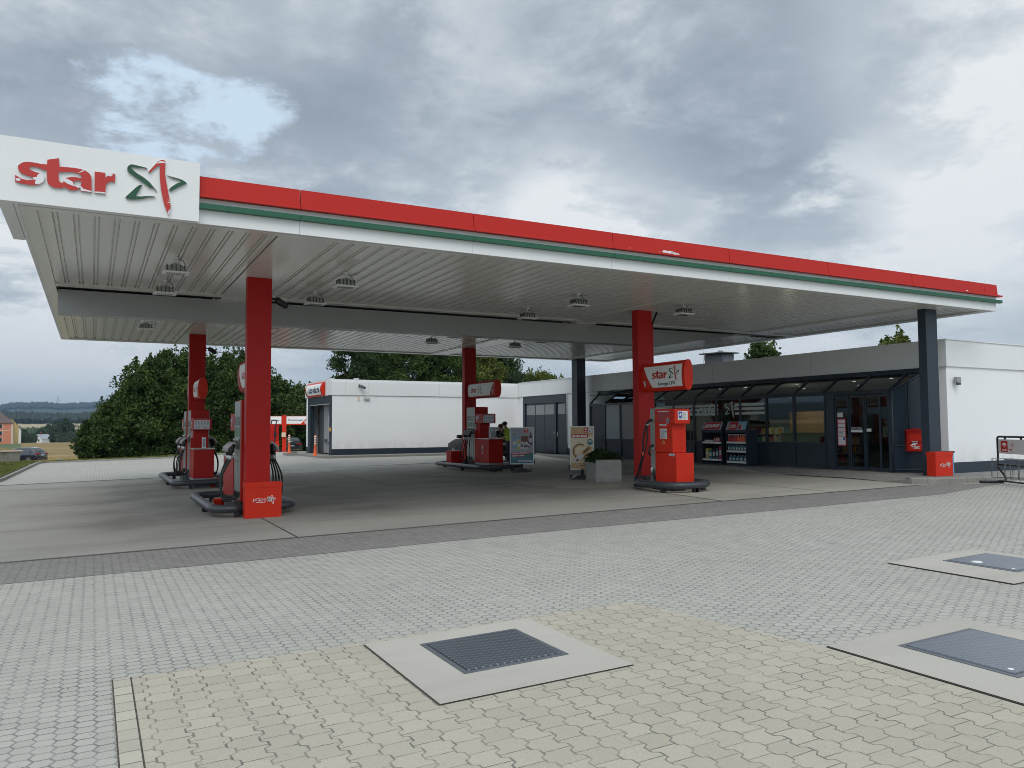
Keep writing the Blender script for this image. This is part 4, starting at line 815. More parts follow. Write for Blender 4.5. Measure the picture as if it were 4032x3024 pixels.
# ---------------------------------------------------------------- bins and buckets
def bin_box(name, loc, rz, w_, d_, h, label, red='red_bright', lg=None, slot=False, cat='litter bin'):
    t = thing(name, label, cat, loc, rz); m = MB(); m.box(-w_ / 2, w_ / 2, -d_ / 2, d_ / 2, 0, h - .09, red, bev=.008); m.build('body', t)
    m = MB(); e = .008
    if slot: m.box(-w_ / 2 - e, w_ / 2 + e, -d_ / 2 - e, -d_ / 2 + .05, h - .095, h, red, bev=.004); m.box(-w_ / 2 - e, w_ / 2 + e, d_ / 2 - .05, d_ / 2 + e, h - .095, h, red, bev=.004); m.box(-w_ / 2 - e, -w_ / 2 + .12, -d_ / 2 + .04, d_ / 2 - .04, h - .095, h - .002, red); m.box(w_ / 2 - .05, w_ / 2 + e, -d_ / 2 + .04, d_ / 2 - .04, h - .095, h - .002, red); m.box(-w_ / 2 + .12, w_ / 2 - .05, -d_ / 2 + .04, d_ / 2 - .04, h - .096, h - .085, 'black')
    else: m.box(-w_ / 2 - e, w_ / 2 + e, -d_ / 2 - e, d_ / 2 + e, h - .095, h, red, bev=.006)
    m.build('rim', t)
    if lg:
        s_, cu, cv = lg; m = MB(); logo(m, lambda u, v, l: (cu + u * s_, -d_ / 2 - .0025 - .0015 * l, cv + v * s_), 'p_red', 'black', 'white_letter', .04); m.build('logo', t)
    return t
bin_box('waste_box', (2.845, 15.30, gz(2.8, 15.3) + .0), R(-1), .66, .28, .66, 'dented red metal waste box with star logo at the nearest red column', lg=(.20, .0, .33), slot=True)
bin_box('litter_bin', (18.37, 12.04, WZ), R(-2), .64, .24, .59, 'red litter bin with star logo at the navy column by the shop corner', lg=(.19, .02, .27), slot=True)
bin_box('waste_box', (11.95, 26.75, gz(12, 26.8) + .19), 0, .58, .45, .44, 'plain red waste box on the island behind the far middle column', red='red')
def bucket(loc, label, name='bucket'):
    t = thing(name, label, 'bucket', loc); m = MB(); m.lathe((0, 0, 0), [(.085, 0), (.115, .22), (.125, .23), (.12, .235), (.10, .22), (.075, .02)], 'red_bright', 18); m.build('pail', t)
    m = MB(); m.tube([(-.12, 0, .21), (-.10, -.03, .12), (0, -.06, .06), (.10, -.03, .12), (.12, 0, .21)], .004, 'alu', 6); m.build('handle', t); return t
bucket((2.32, 17.15, gz(2.4, 17.2)), 'red plastic bucket inside the bumper of the nearest pump')
bucket((3.05, 23.85, gz(3, 24)), 'red plastic bucket at the far left pump')
t = thing('squeegee', 'red window squeegee lying on the bucket at the far left pump', 'squeegee', (2.9, 23.85, gz(3, 24) + .2)); m = MB(); m.tube(spline([(-.30, 0, .10), (-.12, 0, .06), (.05, 0, .03), (.3, 0, .04)]), .013, 'red_bright', 8); m.build('handle', t); m = MB(); m.box(.28, .36, -.10, .10, .02, .06, 'red_bright', bev=.01); m.build('head', t)
t = thing('squeegee', 'red squeegee tray lying at the foot of pump one', 'squeegee', (12.1, 23.75, gz(12, 24) + .16)); m = MB(); m.box(-.18, .18, -.09, .09, 0, .07, 'red_bright', bev=.02); m.box(.1, .3, -.03, .03, .05, .09, 'red_bright', bev=.01); m.build('tray', t)
# ---------------------------------------------------------------- station building
ANG = R(1.249); bld = thing('station_building', 'low white filling station building with shop front, garage doors and wash hall', 'building', (19.42, 12.47, 0), ANG)
def B(mb, name, parent=None): return mb.build(name, parent or bld)
m = MB(); m.box(0, 14, 0, .28, .62, 3.12, 'render_white'); m.box(0, .26, .28, .62, .36, 3.12, 'render_white')
m.box(0, .28, 21.74, 22.14, .2, 3.1, 'render_white'); m.box(.0, .28, 14.86, 17.72, .62, 3.1, 'render_white')
m.box(-9.58, 14, 22.15, 22.43, .66, 3.1, 'render_white'); m.box(-9.575, -9.3, 26.17, 26.50, .68, 3.1, 'render_white'); m.box(-9.3, 14, 26.25, 26.5, .3, 3.1, 'render_white'); m.box(13.7, 14, .3, 26.2, .2, 3.1, 'render_white'); B(m, 'wall')
m = MB(); m.box(-.0 + .012, 14, .012, .27, .10, .62, 'navy'); m.box(.012, .25, 14.87, 17.71, .10, .62, 'navy'); m.box(-9.568, 14, 22.162, 22.42, .2, .66, 'navy'); m.box(-9.565, -9.3, 26.18, 26.49, .2, .68, 'navy'); B(m, 'plinth')
m = MB()
m.box(-.045, 14.05, -.045, .0, 3.105, 3.79, 'white_metal'); m.box(-.045, 0, .0, 22.10, 3.105, 3.79, 'white_metal')
for b in (4.2, 8.4, 12.6, 16.6, 19.8): m.box(-.0465, -.044, b, b + .006, 3.11, 3.785, 'grey_mid')
m.box(-9.625, -.046, 22.105, 22.148, 3.07, 3.66, 'white_metal'); m.box(-9.625, -9.585, 22.149, 26.6, 3.07, 3.68, 'white_metal')
for a in (-9.0, -7.9, -4.4, -1.0): m.box(a, a + .006, 22.1035, 22.106, 3.075, 3.655, 'grey_mid')
B(m, 'fascia')
m = MB(); m.box(-9.60, 14, 22.17, 22.35, 3.655, 3.78, 'white_metal'); m.box(-9.60, -9.44, 22.4, 24.9, 3.675, 3.82, 'white_metal'); m.box(-9.60, -9.44, 24.92, 26.5, 3.675, 3.80, 'white_metal'); m.box(-.07, -.005, -.07, 22.1, 3.791, 3.815, 'white_metal'); m.box(-.005, 14.05, -.07, -.005, 3.791, 3.815, 'white_metal'); m.box(-8.55, -8.35, 22.15, 22.3, 3.78, 3.84, 'white_metal'); B(m, 'coping')
m = MB(); m.box(.0, 14, .0, 22.15, 3.4, 3.6, 'grey_dark'); m.box(-9.55, 14, 22.2, 26.4, 3.4, 3.6, 'grey_dark'); rf = B(m, 'roof')
m = MB(); m.box(3.0, 3.6, 10.98, 12.0, 3.6, 4.50, 'slate')
for r_ in range(4):
    for k in range(4):
        b0 = 10.98 + k * .25 + (r_ % 2) * .12; z = 3.66 + r_ * .21
        m.shape([[(b0 + .005, z + .2), (b0 + .24, z + .2), (b0 + .24, z + .05), (b0 + .18, z - .01), (b0 + .07, z - .01), (b0 + .005, z + .05)]], lambda u, v: (2.985 - .004 * (r_ % 2), min(u, 12.0), v), 'slate')
        if k < 3: a0 = 3.0 + k * .2 + (r_ % 2) * .1; m.shape([[(a0, z + .2), (a0 + .19, z + .2), (a0 + .19, z + .05), (a0 + .14, z - .01), (a0 + .05, z - .01), (a0, z + .05)]], lambda u, v: (min(u, 3.6), 10.965 - .004 * (r_ % 2), v), 'slate')
m.build('chimney', rf)
m = MB(); m.prism([(2.85, 10.82, 4.505), (3.75, 10.82, 4.505), (3.75, 12.18, 4.53), (2.85, 12.18, 4.53)], (0, 0, .045), 'grey_dark'); m.cyl((3.3, 11.4, 4.56), .10, .10, 'grey_mid'); m.build('chimney_cap', rf)
m = MB(); m.cyl((5, 14.2, 3.5), .012, 1.5, 'grey_mid', 6); m.build('antenna', rf)
m = MB(); m.lathe((3.0, 21.2, 3.6), [(.22, 0), (.22, .25), (.30, .28), (.26, .42), (.16, .5), (.16, .58)], 'alu', 14); m.build('roof_vent', rf)
m = MB(); m.box(2.2, 3.4, 18.8, 20.3, 3.6, 3.98, 'white_metal'); m.build('roof_box', rf)
# garage and side doors
gd = MB(); gd.box(-.01, .2, 17.74, 17.86, .34, 3.09, 'navy'); gd.box(-.01, .2, 21.55, 21.73, .34, 3.09, 'navy'); gd.box(-.008, .2, 17.86, 21.55, 2.73, 3.09, 'navy'); gd.box(-.012, .2, 18.68, 18.84, .34, 2.73, 'navy'); B(gd, 'door_frame')
m = MB(); m.box(.06, .12, 18.845, 21.54, .36, 2.72, 'navy'); 
for i in range(3):
    for j in range(4):
        b0 = 18.90 + i * .875; z0_ = .42 + j * .58
        if j == 3: m.box(.048, .06, b0, b0 + .80, z0_ + .02, z0_ + .50, 'frosted_mauve')
        else: m.box(.045, .06, b0, b0 + .83, z0_, z0_ + .53, 'navy', bev=.012)
g1 = B(m, 'garage_door'); m = MB(); m.box(.02, .05, 18.87, 18.93, 1.25, 1.36, 'alu'); m.build('handle', g1)
m = MB(); m.box(.06, .12, 17.865, 18.675, .36, 2.72, 'navy'); m.box(.048, .06, 17.97, 18.58, 2.18, 2.66, 'frosted_mauve')
for j in range(3): m.box(.045, .06, 17.95, 18.60, .42 + j * .58, .95 + j * .58, 'navy', bev=.012)
g2 = B(m, 'side_door'); m = MB(); m.box(.015, .045, 18.60, 18.64, 1.14, 1.36, 'alu'); m.box(-.01, .02, 18.52, 18.63, 1.26, 1.28, 'alu'); m.build('handle', g2)
m = MB(); m.cyl((-.03, 17.70, .8), .022, 2.28, 'white_metal', 8); B(m, 'downpipe')
# wash hall entrance
m = MB(); m.box(-9.60, -9.40, 22.16, 22.50, .39, 3.05, 'navy'); m.box(-9.60, -9.40, 25.70, 26.14, .39, 3.05, 'navy'); m.box(-9.60, -9.40, 22.50, 25.70, 2.68, 3.05, 'navy'); m.box(-9.62, -9.60, 22.50, 25.7, 2.66, 2.70, 'grey_mid'); B(m, 'door_frame')
m = MB(); m.box(-9.2, -9.15, 22.45, 24.75, .42, 2.9, 'grey_mid'); m.box(-9.12, -8.9, 24.8, 26.0, .40, 2.9, 'grey_dark'); m.box(-9.38, 13, 22.45, 26.1, .36, .395, 'grey_dark'); wd = B(m, 'hall_door')
m = MB(); m.tube([(-9.23, 23.8, 2.75), (-9.23, 23.8, .98), (-9.23, 23.88, .92), (-9.23, 24.2, .92)], .02, 'alu', 8); m.box(-9.28, -9.2, 24.15, 24.4, .92, 1.08, 'grey_dark'); m.build('conduit', wd)
# shop front: mullions, sills, eaves, panes
BB = [1.02] + [2.12 + 1.055 * i for i in range(13)]    # last about 14.78
BB = [1.02, 2.33, 3.10, 4.23, 5.30, 6.37, 7.46, 8.54, 9.60, 10.65, 11.70, 12.73, 13.76, 14.78]
FA, ZS, ZE = -.80, 1.06, 2.52
m = MB()
for b in BB[2:]: m.box(FA - .03, FA + .05, b - .035, b + .035, .36, ZE, 'navy')
m.box(FA - .04, FA + .05, BB[0], BB[-1], ZE - .07, ZE + .01, 'navy'); m.box(FA - .035, FA + .05, 3.1, BB[-1], ZS - .03, ZS + .04, 'navy'); m.box(FA - .02, FA + .05, 3.1, BB[-1], .36, .42, 'navy')
m.box(FA - .03, FA + .05, 2.80, 3.10, .36, ZE, 'navy_gloss'); m.box(FA - .04, FA + .05, 1.0, 1.10, .36, ZE, 'navy')
m.box(-.10, .0, .6, 15.22, 2.97, 3.10, 'navy'); m.box(FA + .0, FA + .3, 1.1, 2.8, 2.42, 2.47, 'black')
for i, b in enumerate([1.05, 2.12, 3.17] + BB[3:]):
    w_ = .03; dz = 2.99 - ZE; da = -.02 - FA
    m.prism([(FA, b - w_, ZE - .02), (-.02, b - w_ + (.42 if b > 14.7 else 0), 2.97), (-.02, b - w_ + (.42 if b > 14.7 else 0), 3.05), (FA - .01, b - w_, ZE + .05)], (0, 2 * w_, 0), 'navy')
wf = B(m, 'window_frame')
def panel(name, b0, b1, z0, z1, mt, a=FA + .01, parent=None, th=.012): m = MB(); m.box(a, a + th, b0, b1, z0, z1, mt); return B(m, name, parent or bld)
for i in range(2, 13):
    b0, b1 = BB[i] + .036, BB[i + 1] - .036
    panel('wall_panel', b0, b1, .42, ZS - .03, 'navy')
    mt = {12: 'navy', 11: 'frosted_grey', 10: 'frosted_mauve', 9: 'frosted_mauve'}.get(i, 'glass'); o = panel('window_pane', b0, b1, ZS + .04, ZE - .07, mt)
    if i == 12: o['label'] = 'blind navy window panel'
    if i in (9, 10, 11): o['label'] = 'grey frosted window pane'
RB = [1.08, 2.12, 3.17] + BB[3:]
for i, (b0, b1) in enumerate(zip(RB, RB[1:])):
    if i == 11: continue
    m = MB(); e = .42 if i == 12 else 0; m.quad((FA + .01, b0 + .03, ZE + .03), (FA + .01, b1 - .03, ZE + .03), (-.04, b1 - .03 + e, 3.0), (-.04, b0 + .03, 3.0), 'glass_roof'); B(m, 'roof_pane')
m = MB(); b0, b1 = RB[11] + .03, RB[12] - .03
q = [(FA - .22, b0, ZE + .42), (FA - .22, b1, ZE + .42), (-.06, b1, 3.07), (-.06, b0, 3.07)]
for a_, b_ in ((0, 1), (1, 2), (2, 3), (3, 0)): m.tube([q[a_], q[b_]], .028, 'navy', 6)
fw = B(m, 'open_roof_window'); m = MB(); m.quad(*[(p[0], p[1], p[2] + .005) for p in q], 'frosted_mauve'); m.build('pane', fw)
# end wall of the glass front
m = MB(); A0 = Vector((FA - .03, 1.0, 0)); A1 = Vector((-.0, .42, 0)); nn = Vector((-.587, -.81, 0))
def E_(u, v, l=0): p = A0.lerp(A1, u) + nn * (.004 * l); return (p.x, p.y, v)
m.add([E_(0, .36), E_(1, .36), E_(1, 3.09), E_(.0, ZE)], [(0, 1, 2, 3)], 'navy_gloss')
for (u0, v0, u1, v1, wd_) in ((0, .36, 0, ZE, .05), (0, ZE, 1, 3.06, .05), (0, 1.06, 1, 1.06, .03), (0, .42, 1, .42, .03), (.42, 1.08, .42, 2.7, .02)): m.tube([E_(u0, v0, 3), E_(u1, v1, 3)], wd_ / 1.6, 'navy', 6)
B(m, 'end_wall')
# doors
def leaf(b0, b1, a, nm='door_leaf'):
    m = MB(); e = .035
    m.box(a, a + .04, b0, b0 + e, .37, 2.42, 'navy_gloss'); m.box(a, a + .04, b1 - e, b1, .37, 2.42, 'navy_gloss'); m.box(a, a + .04, b0 + e, b1 - e, .37, .45, 'navy_gloss'); m.box(a, a + .04, b0 + e, b1 - e, 2.36, 2.42, 'navy_gloss'); o = B(m, nm)
    m = MB(); m.box(a + .015, a + .022, b0 + e, b1 - e, .45, 2.36, 'glass'); m.build('pane', o); return o
leaf(2.34, 2.79, FA + .0, 'side_light'); l1 = leaf(1.86, 2.32, FA + .02); l2 = leaf(1.40, 1.85, FA + .04); leaf(1.11, 1.39, FA, 'side_light')
fd = lambda c, u, v, l=0, a=FA: (a - .004 - .001 * l, c - u, v)
m = MB(); rect(m, lambda u, v: fd(2.56, u, v), -.15, .12, 1.02, 1.78, 'p_red')
for v0, v1 in ((1.66, 1.75), (1.54, 1.64), (1.44, 1.52), (1.30, 1.42), (1.05, 1.28)): rect(m, lambda u, v: fd(2.56, u, v, 1), -.13, .10, v0, v1, 'paper')
lines(m, lambda u, v, l: fd(2.56, u, v, l + 1), -.11, .08, 1.31, 1.41, 3); rect(m, lambda u, v: fd(2.56, u, v, 2), .03, .09, 1.18, 1.26, 'blue'); rect(m, lambda u, v: fd(2.56, u, v), -.14, .04, 1.82, 1.95, 'p_white'); B(m, 'door_notice')
m = MB(); rect(m, lambda u, v: fd(2.09, u, v), -.18, .18, 1.40, 1.47, 'paper'); text(m, 'HIER NEUE', lambda u, v: fd(2.09, u, v, 1), -.17, 1.49, .34, .055, 'p_grey', .03); rect(m, lambda u, v: fd(1.62, u, v), -.16, -.02, 1.42, 1.5, 'paper'); m.build('sticker', l1)
# window lettering
m = MB(); fw_ = lambda u, v, l=0: (FA - .002 - .001 * l, 8.0 - u, v)
for v in (1.955, 2.10, 2.235):
    for i in (4, 5, 6, 7, 8):
        b0, b1 = BB[i] + .04, BB[i + 1] - .04
        segs = [(b0, b1)]
        if i == 5: segs = [(b0, 6.62), (7.38, b1)]
        for s0, s1 in segs: rect(m, lambda a, b: (FA - .002, a, b), s0, s1, v, v + .085, 'glass_sticker')
B(m, 'window_stripes')
m = MB(); text(m, 'star café', fw_, -1.45, 1.93, 1.95, .40, 'p_grey', .02, .35); text(m, 'star café', lambda u, v: fw_(u, v, 1), -1.47, 1.945, 1.95, .40, 'glass_sticker', .02, .35); B(m, 'window_lettering')
m = MB(); logo(m, lambda u, v, l: (FA - .004, 7.30 - u * .72, 2.12 + v * .72), 'glass_sticker', 'glass_sticker', None, only='star'); B(m, 'window_star')
# interior shell
m = MB(); m.box(FA + .06, 6.0, .7, 16.0, .30, .352, 'grey_dark'); m.box(5.9, 6.0, .7, 16, .35, 2.95, 'grey_dark'); m.box(.05, 6, .55, .65, .35, 2.95, 'navy'); m.box(.3, 6.0, 11.3, 11.4, .35, 2.95, 'grey_dark'); m.box(.0, 6, .66, 16, 2.92, 2.96, 'grey_mid'); B(m, 'interior')
m = MB()
for a, b in ((.5, 1.9), (.9, 3.4), (.5, 5.2), (1.6, 6.0), (.6, 7.5), (.5, 8.6), (.9, 9.9), (3.0, 2.6), (3.0, 4.8), (3.2, 7.2)): m.cyl((a, b, 2.905), .05, .012, 'spot', 10)
B(m, 'ceiling_spot')
for i, (a, b) in enumerate(((1.5, 6.3), (2.2, 9.0), (.9, 3.0))):
    l_ = bpy.data.lights.new('shop_lamp', 'POINT'); l_.energy = (26, 8, 8)[i]; l_.color = (1, .82, .6); l_.shadow_soft_size = .03; o = bpy.data.objects.new('shop_lamp', l_); C.objects.link(o); o.parent = bld; o.location = (a, b, 2.1)
def SH(a, b, z=0): return (19.42 + a * math.cos(ANG) - b * math.sin(ANG), 12.47 + a * math.sin(ANG) + b * math.cos(ANG), z)
PC = ['p_red', 'p_white', 'p_yellow', 'p_teal', 'p_tan', 'p_pink', 'p_lblue', 'p_purple', 'p_cream', 'orange']
def gondola(a, b, la, lb, h, label, n=4, seed=0):
    t = thing('store_shelf', label, 'shelf', SH(a, b, .352), ANG, 'goods shelves inside the shop'); q = random.Random(seed); m = MB(); m.box(0, la, 0, lb, 0, .12, 'grey_dark'); m.box(0, la, lb * .45, lb * .55, .12, h, 'grey_dark')
    for k in range(n): m.box(0, la, 0, lb, .12 + k * (h - .2) / n, .14 + k * (h - .2) / n, 'p_white')
    m.build('rack', t); m = MB()
    for k in range(n):
        z = .14 + k * (h - .2) / n; x = .03
        while x < la - .08:
            w_ = q.uniform(.06, .14); hh = q.uniform(.5, .85) * (h - .2) / n; c = q.choice(PC); m.box(x, x + w_ * .9, .03, lb * .42, z, z + hh, c); m.box(x, x + w_ * .9, lb * .58, lb - .03, z, z + hh, q.choice(PC)); x += w_
    o = m.build('goods', t); o['kind'] = 'stuff'; return t
gondola(.3, 3.7, 1.2, .6, 1.0, 'shelf of colourful goods behind the window left of the shop door', 3, 1)
gondola(1.2, 1.0, 2.6, .5, 1.9, 'tall shelf of goods just inside the sliding door', 5, 2)
gondola(1.2, 8.7, 2.2, .6, 1.25, 'shelf of goods seen behind the gas pump', 4, 3)
gondola(.4, 7.4, 2.2, .6, 1.3, 'shelf of goods behind the seasonal ware rack', 4, 4)
gondola(5.2, 1.2, .6, .6, 2.1, 'wall shelf of goods deep inside the shop', 6, 5)
t = thing('shop_counter', 'dark counter before a warm lit wooden wall inside the shop', 'counter', SH(1.8, 5.5, .352), ANG); m = MB(); m.box(0, .45, 0, 1.5, 0, .95, 'grey_dark'); m.build('counter', t); m = MB(); m.box(-.03, .48, -.03, 1.53, .951, .99, 'black'); m.build('counter_top', t)
for i in range(1): m = MB(); m.box(.62, .68, .15, 1.7, .95, 1.72, 'warm_wood'); [m.box(.612, .62, .15, 1.7, 1.0 + k * .09, 1.007 + k * .09, 'p_brown') for k in range(8)]; m.build('wood_panel', t)
for i, (b, w_, l) in enumerate(((8.75, .40, 'left red hanging panel inside the shop behind the window lettering'), (7.50, .50, 'right red hanging panel inside the shop behind the window lettering'))):
    t = thing('hanging_panel', l, 'panel', SH(.5, b, 2.3), ANG, 'red panels hanging inside the shop'); m = MB(); m.box(0, .03, 0, w_, 0, .30, 'red_bright'); m.tube([(.015, w_ / 2, .3), (.015, w_ / 2, .6)], .004, 'alu', 5); m.build('panel', t)
# small fittings on the building
t = thing('wall_lamp', 'small square grey lamp high on the right white wall', 'lamp', (*SH(.30, -.05)[:2], 2.70), ANG); m = MB(); m.box(-.06, .12, -.09, 0, -.02, .13, 'grey_mid', bev=.01); m.box(-.03, .06, -.12, -.03, -.08, -.02, 'grey_dark', bev=.01); m.build('housing', t)
t = thing('wall_lamp', 'small pale box under the fascia of the wash hall wall', 'lamp', (*SH(-7.98, 22.14)[:2], 2.96), ANG); m = MB(); m.box(-.12, .12, -.10, 0, -.08, .08, 'p_white', bev=.01); m.box(-.42, -.36, -.03, 0, -.12, .06, 'p_cream'); m.build('housing', t)
cctv(SH(-8.35, 22.08, 3.50), ANG + R(35), 'left security camera on the wash hall fascia', -.25, mt='grey_dark'); c2 = cctv(SH(-2.88, 22.08, 3.42), ANG + R(35), 'right security camera on the wash hall fascia with hanging cable', -.25, mt='grey_dark')
m = MB(); m.tube(spline([(0, 0, 0), (-.15, .0, -.02), (-.3, .01, .12), (-.38, .03, .35)]), .012, 'black', 6); m.build('cable', c2)
t = thing('warning_lamp', 'small amber box on the edge of the wash hall entrance', 'lamp', (*SH(-9.62, 22.2)[:2], 1.45), ANG); m = MB(); m.box(-.06, 0, -.07, .07, 0, .16, 'amber', bev=.01); m.build('housing', t)
# car wash sign
t = thing('car_wash_sign', 'curved red and white sign reading Autowäsche on the wash hall corner', 'sign', SH(-9.63, 24.5, 3.06), ANG); m = MB(); prof = [(-.02, 0)] + [(-.02 - .16 * math.sin(math.pi * k / 10) ** .6, .66 * k / 10) for k in range(1, 10)] + [(-.02, .66)]
m.prism([(p[0], -1.42, p[1]) for p in prof], (0, 2.84, 0), 'red_bright'); m.build('box', t)
def fa(u, v, l=0): k = (v / .66); return (-.024 - .16 * max(0, math.sin(math.pi * k)) ** .6 - .002 * l, -u, v)
m = MB(); m.shape([[(-1.30, .58), (-1.12, .08), (1.22, .08), (1.22, .58)]], fa, 'white_letter', 3); m.shape([[(-1.39, .30), (-1.31, .42), (-1.22, .12), (-1.30, .05)]], lambda u, v: fa(u, v, 1), 'ink', 2)
text(m, 'Autowäsche', lambda u, v: fa(u, v, 3), -1.0, .17, 2.1, .30, 'p_navy', .03); m.build('sign_face', t)
# post box
t = thing('post_box', 'red post box with a kangaroo mark on the navy end wall of the shop front', 'post box', (*SH(-.40, .70)[:2], .88), ANG + math.atan2(-.58, .80) * 1.0); m = MB()
m.box(-.22, .22, -.17, -.01, .02, .56, 'red', bev=.015); m.prism([(-.235, -.185, .56), (.235, -.185, .56), (0.235, -.185, .585), (0, -.185, .625), (-.235, -.185, .585)], (0, .18, 0), 'red'); m.build('body', t)
m = MB(); m.box(-.17, .17, -.182, -.172, .30, .50, 'red_bright', bev=.004); m.box(-.19, .19, -.20, -.172, .50, .52, 'red'); m.box(-.17, .17, -.18, -.172, .05, .22, 'red_bright', bev=.003); m.build('flap', t)
m = MB(); fk = lambda u, v, l=0: (u - .05, -.1835 - .001 * l, v); rect(m, fk, -.06, .09, .265, .285, 'paper'); m.shape([[(-.12, .165), (-.08, .19), (-.05, .225), (.0, .245), (.04, .235), (.07, .25), (.085, .235), (.06, .215), (.03, .205), (.02, .17), (.0, .165), (-.01, .195), (-.04, .185), (-.05, .15), (-.02, .14), (-.06, .135), (-.065, .17), (-.09, .175)]], fk, 'white_letter'); text(m, 'POST', fk, -.02, .115, .15, .045, 'white_letter', .05, .15); rect(m, fk, -.02, .13, .095, .105, 'white_letter'); m.build('mark', t)
t = thing('blue_bin', 'bright blue container behind the navy column', 'bin', (19.1, 12.30, WZ)); m = MB(); m.box(-.10, .16, -.06, .10, 0, .54, 'sky_blue', bev=.02); m.build('body', t); m = MB(); m.box(-.115, .17, -.08, .11, .541, .59, 'navy', bev=.01); m.build('lid', t)
# ---------------------------------------------------------------- poster stands
def stand(loc, rz, w_, h_, zb, label, art):
    t = thing('poster_stand', label, 'poster stand', loc, rz); m = MB()
    m.prism([(-.34, -.26, 0), (.34, -.26, 0), (.34, .26, 0), (-.34, .26, 0)], (0, 0, .03), 'pipe'); m.prism([(-.30, -.22, .03), (.30, -.22, .03), (.18, -.06, .13), (-.18, -.06, .13)][:0] or [(-.33, -.25, .03), (-.12, -.05, .13), (.12, -.05, .13), (.33, -.25, .03)], (0, .001, 0), 'pipe')
    m.add([(-.33, -.25, .03), (.33, -.25, .03), (.33, .25, .03), (-.33, .25, .03), (-.12, -.06, .13), (.12, -.06, .13), (.12, .06, .13), (-.12, .06, .13)], [(0, 1, 5, 4), (1, 2, 6, 5), (2, 3, 7, 6), (3, 0, 4, 7), (4, 5, 6, 7)], 'pipe'); m.box(-.04, .04, -.03, .03, .12, zb + .02, 'black'); m.build('base', t)
    m = MB(); m.cyl((.28, .22, .06), .06, .04, 'black', 12, axis='x'); m.cyl((-.32, .22, .06), .06, .04, 'black', 12, axis='x'); m.build('wheel', t)
    m = MB(); e = .03
    m.box(-w_ / 2, -w_ / 2 + e, -.03, .03, zb, zb + h_, 'alu', bev=.008); m.box(w_ / 2 - e, w_ / 2, -.03, .03, zb, zb + h_, 'alu', bev=.008); m.box(-w_ / 2 + e, w_ / 2 - e, -.029, .03, zb + h_ - e, zb + h_, 'alu'); m.box(-w_ / 2 + e, w_ / 2 - e, -.029, .03, zb, zb + e, 'alu'); m.box(-w_ / 2 + e, w_ / 2 - e, -.012, .012, zb + e, zb + h_ - e, 'grey_mid')
    for s_ in (-1, 1): m.box(s_ * (w_ / 2 + .015) - .02, s_ * (w_ / 2 + .015) + .02, -.05, .05, zb + .02, zb + .14, 'black')
    m.build('frame', t)
    m = MB(); W = w_ / 2 - e; f = lambda u, v, l=0: (-W + u * 2 * W, -.0135 - .0012 * l, zb + e + v * (h_ - 2 * e)); art(m, f); m.build('poster', t); return t
def eagle(m, f, u, v, w_, h_, l=3, mt='white_letter'):
    k = lambda a, b: f(u + a * w_, v + b * h_, l)
    m.shape([[(.22, .62), (.30, .74), (.50, .80), (.70, .74), (.84, .55), (.80, .50), (.66, .60), (.52, .64), (.60, .40), (.56, .36), (.42, .52), (.34, .58)]], k, mt)
def orlen(m, f, u, v, w_, h_, l=1, word='ORLEN'):
    rect(m, lambda a, b: f(a, b, l), u, u + w_, v, v + h_, 'logo_red'); eagle(m, f, u, v + .04 * h_, w_, h_, l + 1); text(m, word, lambda a, b: f(a, b, l + 1), u + .16 * w_, v + .10 * h_, .68 * w_, .14 * h_, 'white_letter', .05)
def starmark(m, f, u, v, w_, h_, l=1, mt='logo_red'):
    rect(m, lambda a, b: f(a, b, l), u, u + w_, v, v + h_, 'p_white'); logo(m, lambda a, b, q: f(u + w_ * (.58 + (a - .6) * .62), v + h_ * (.62 + b * .62), l + 1), mt, mt, None, only='star'); text(m, 'star', lambda a, b: f(a, b, l + 1), u + .14 * w_, v + .14 * h_, .5 * w_, .16 * h_, mt, .05, .2)
def bottle2d(m, f, u, v, w_, h_, c, cap, l=2):
    m.shape([[(u, v), (u + w_, v), (u + w_, v + h_ * .62), (u + w_ * .66, v + h_ * .82), (u + w_ * .66, v + h_ * .92), (u + w_ * .34, v + h_ * .92), (u + w_ * .34, v + h_ * .82), (u, v + h_ * .62)]], lambda a, b: f(a, b, l), c); rect(m, lambda a, b: f(a, b, l), u + w_ * .3, u + w_ * .7, v + h_ * .92, v + h_, cap); rect(m, lambda a, b: f(a, b, l + 1), u + w_ * .05, u + w_ * .95, v + h_ * .2, v + h_ * .5, 'p_white' if c != 'p_white' else 'p_grey')
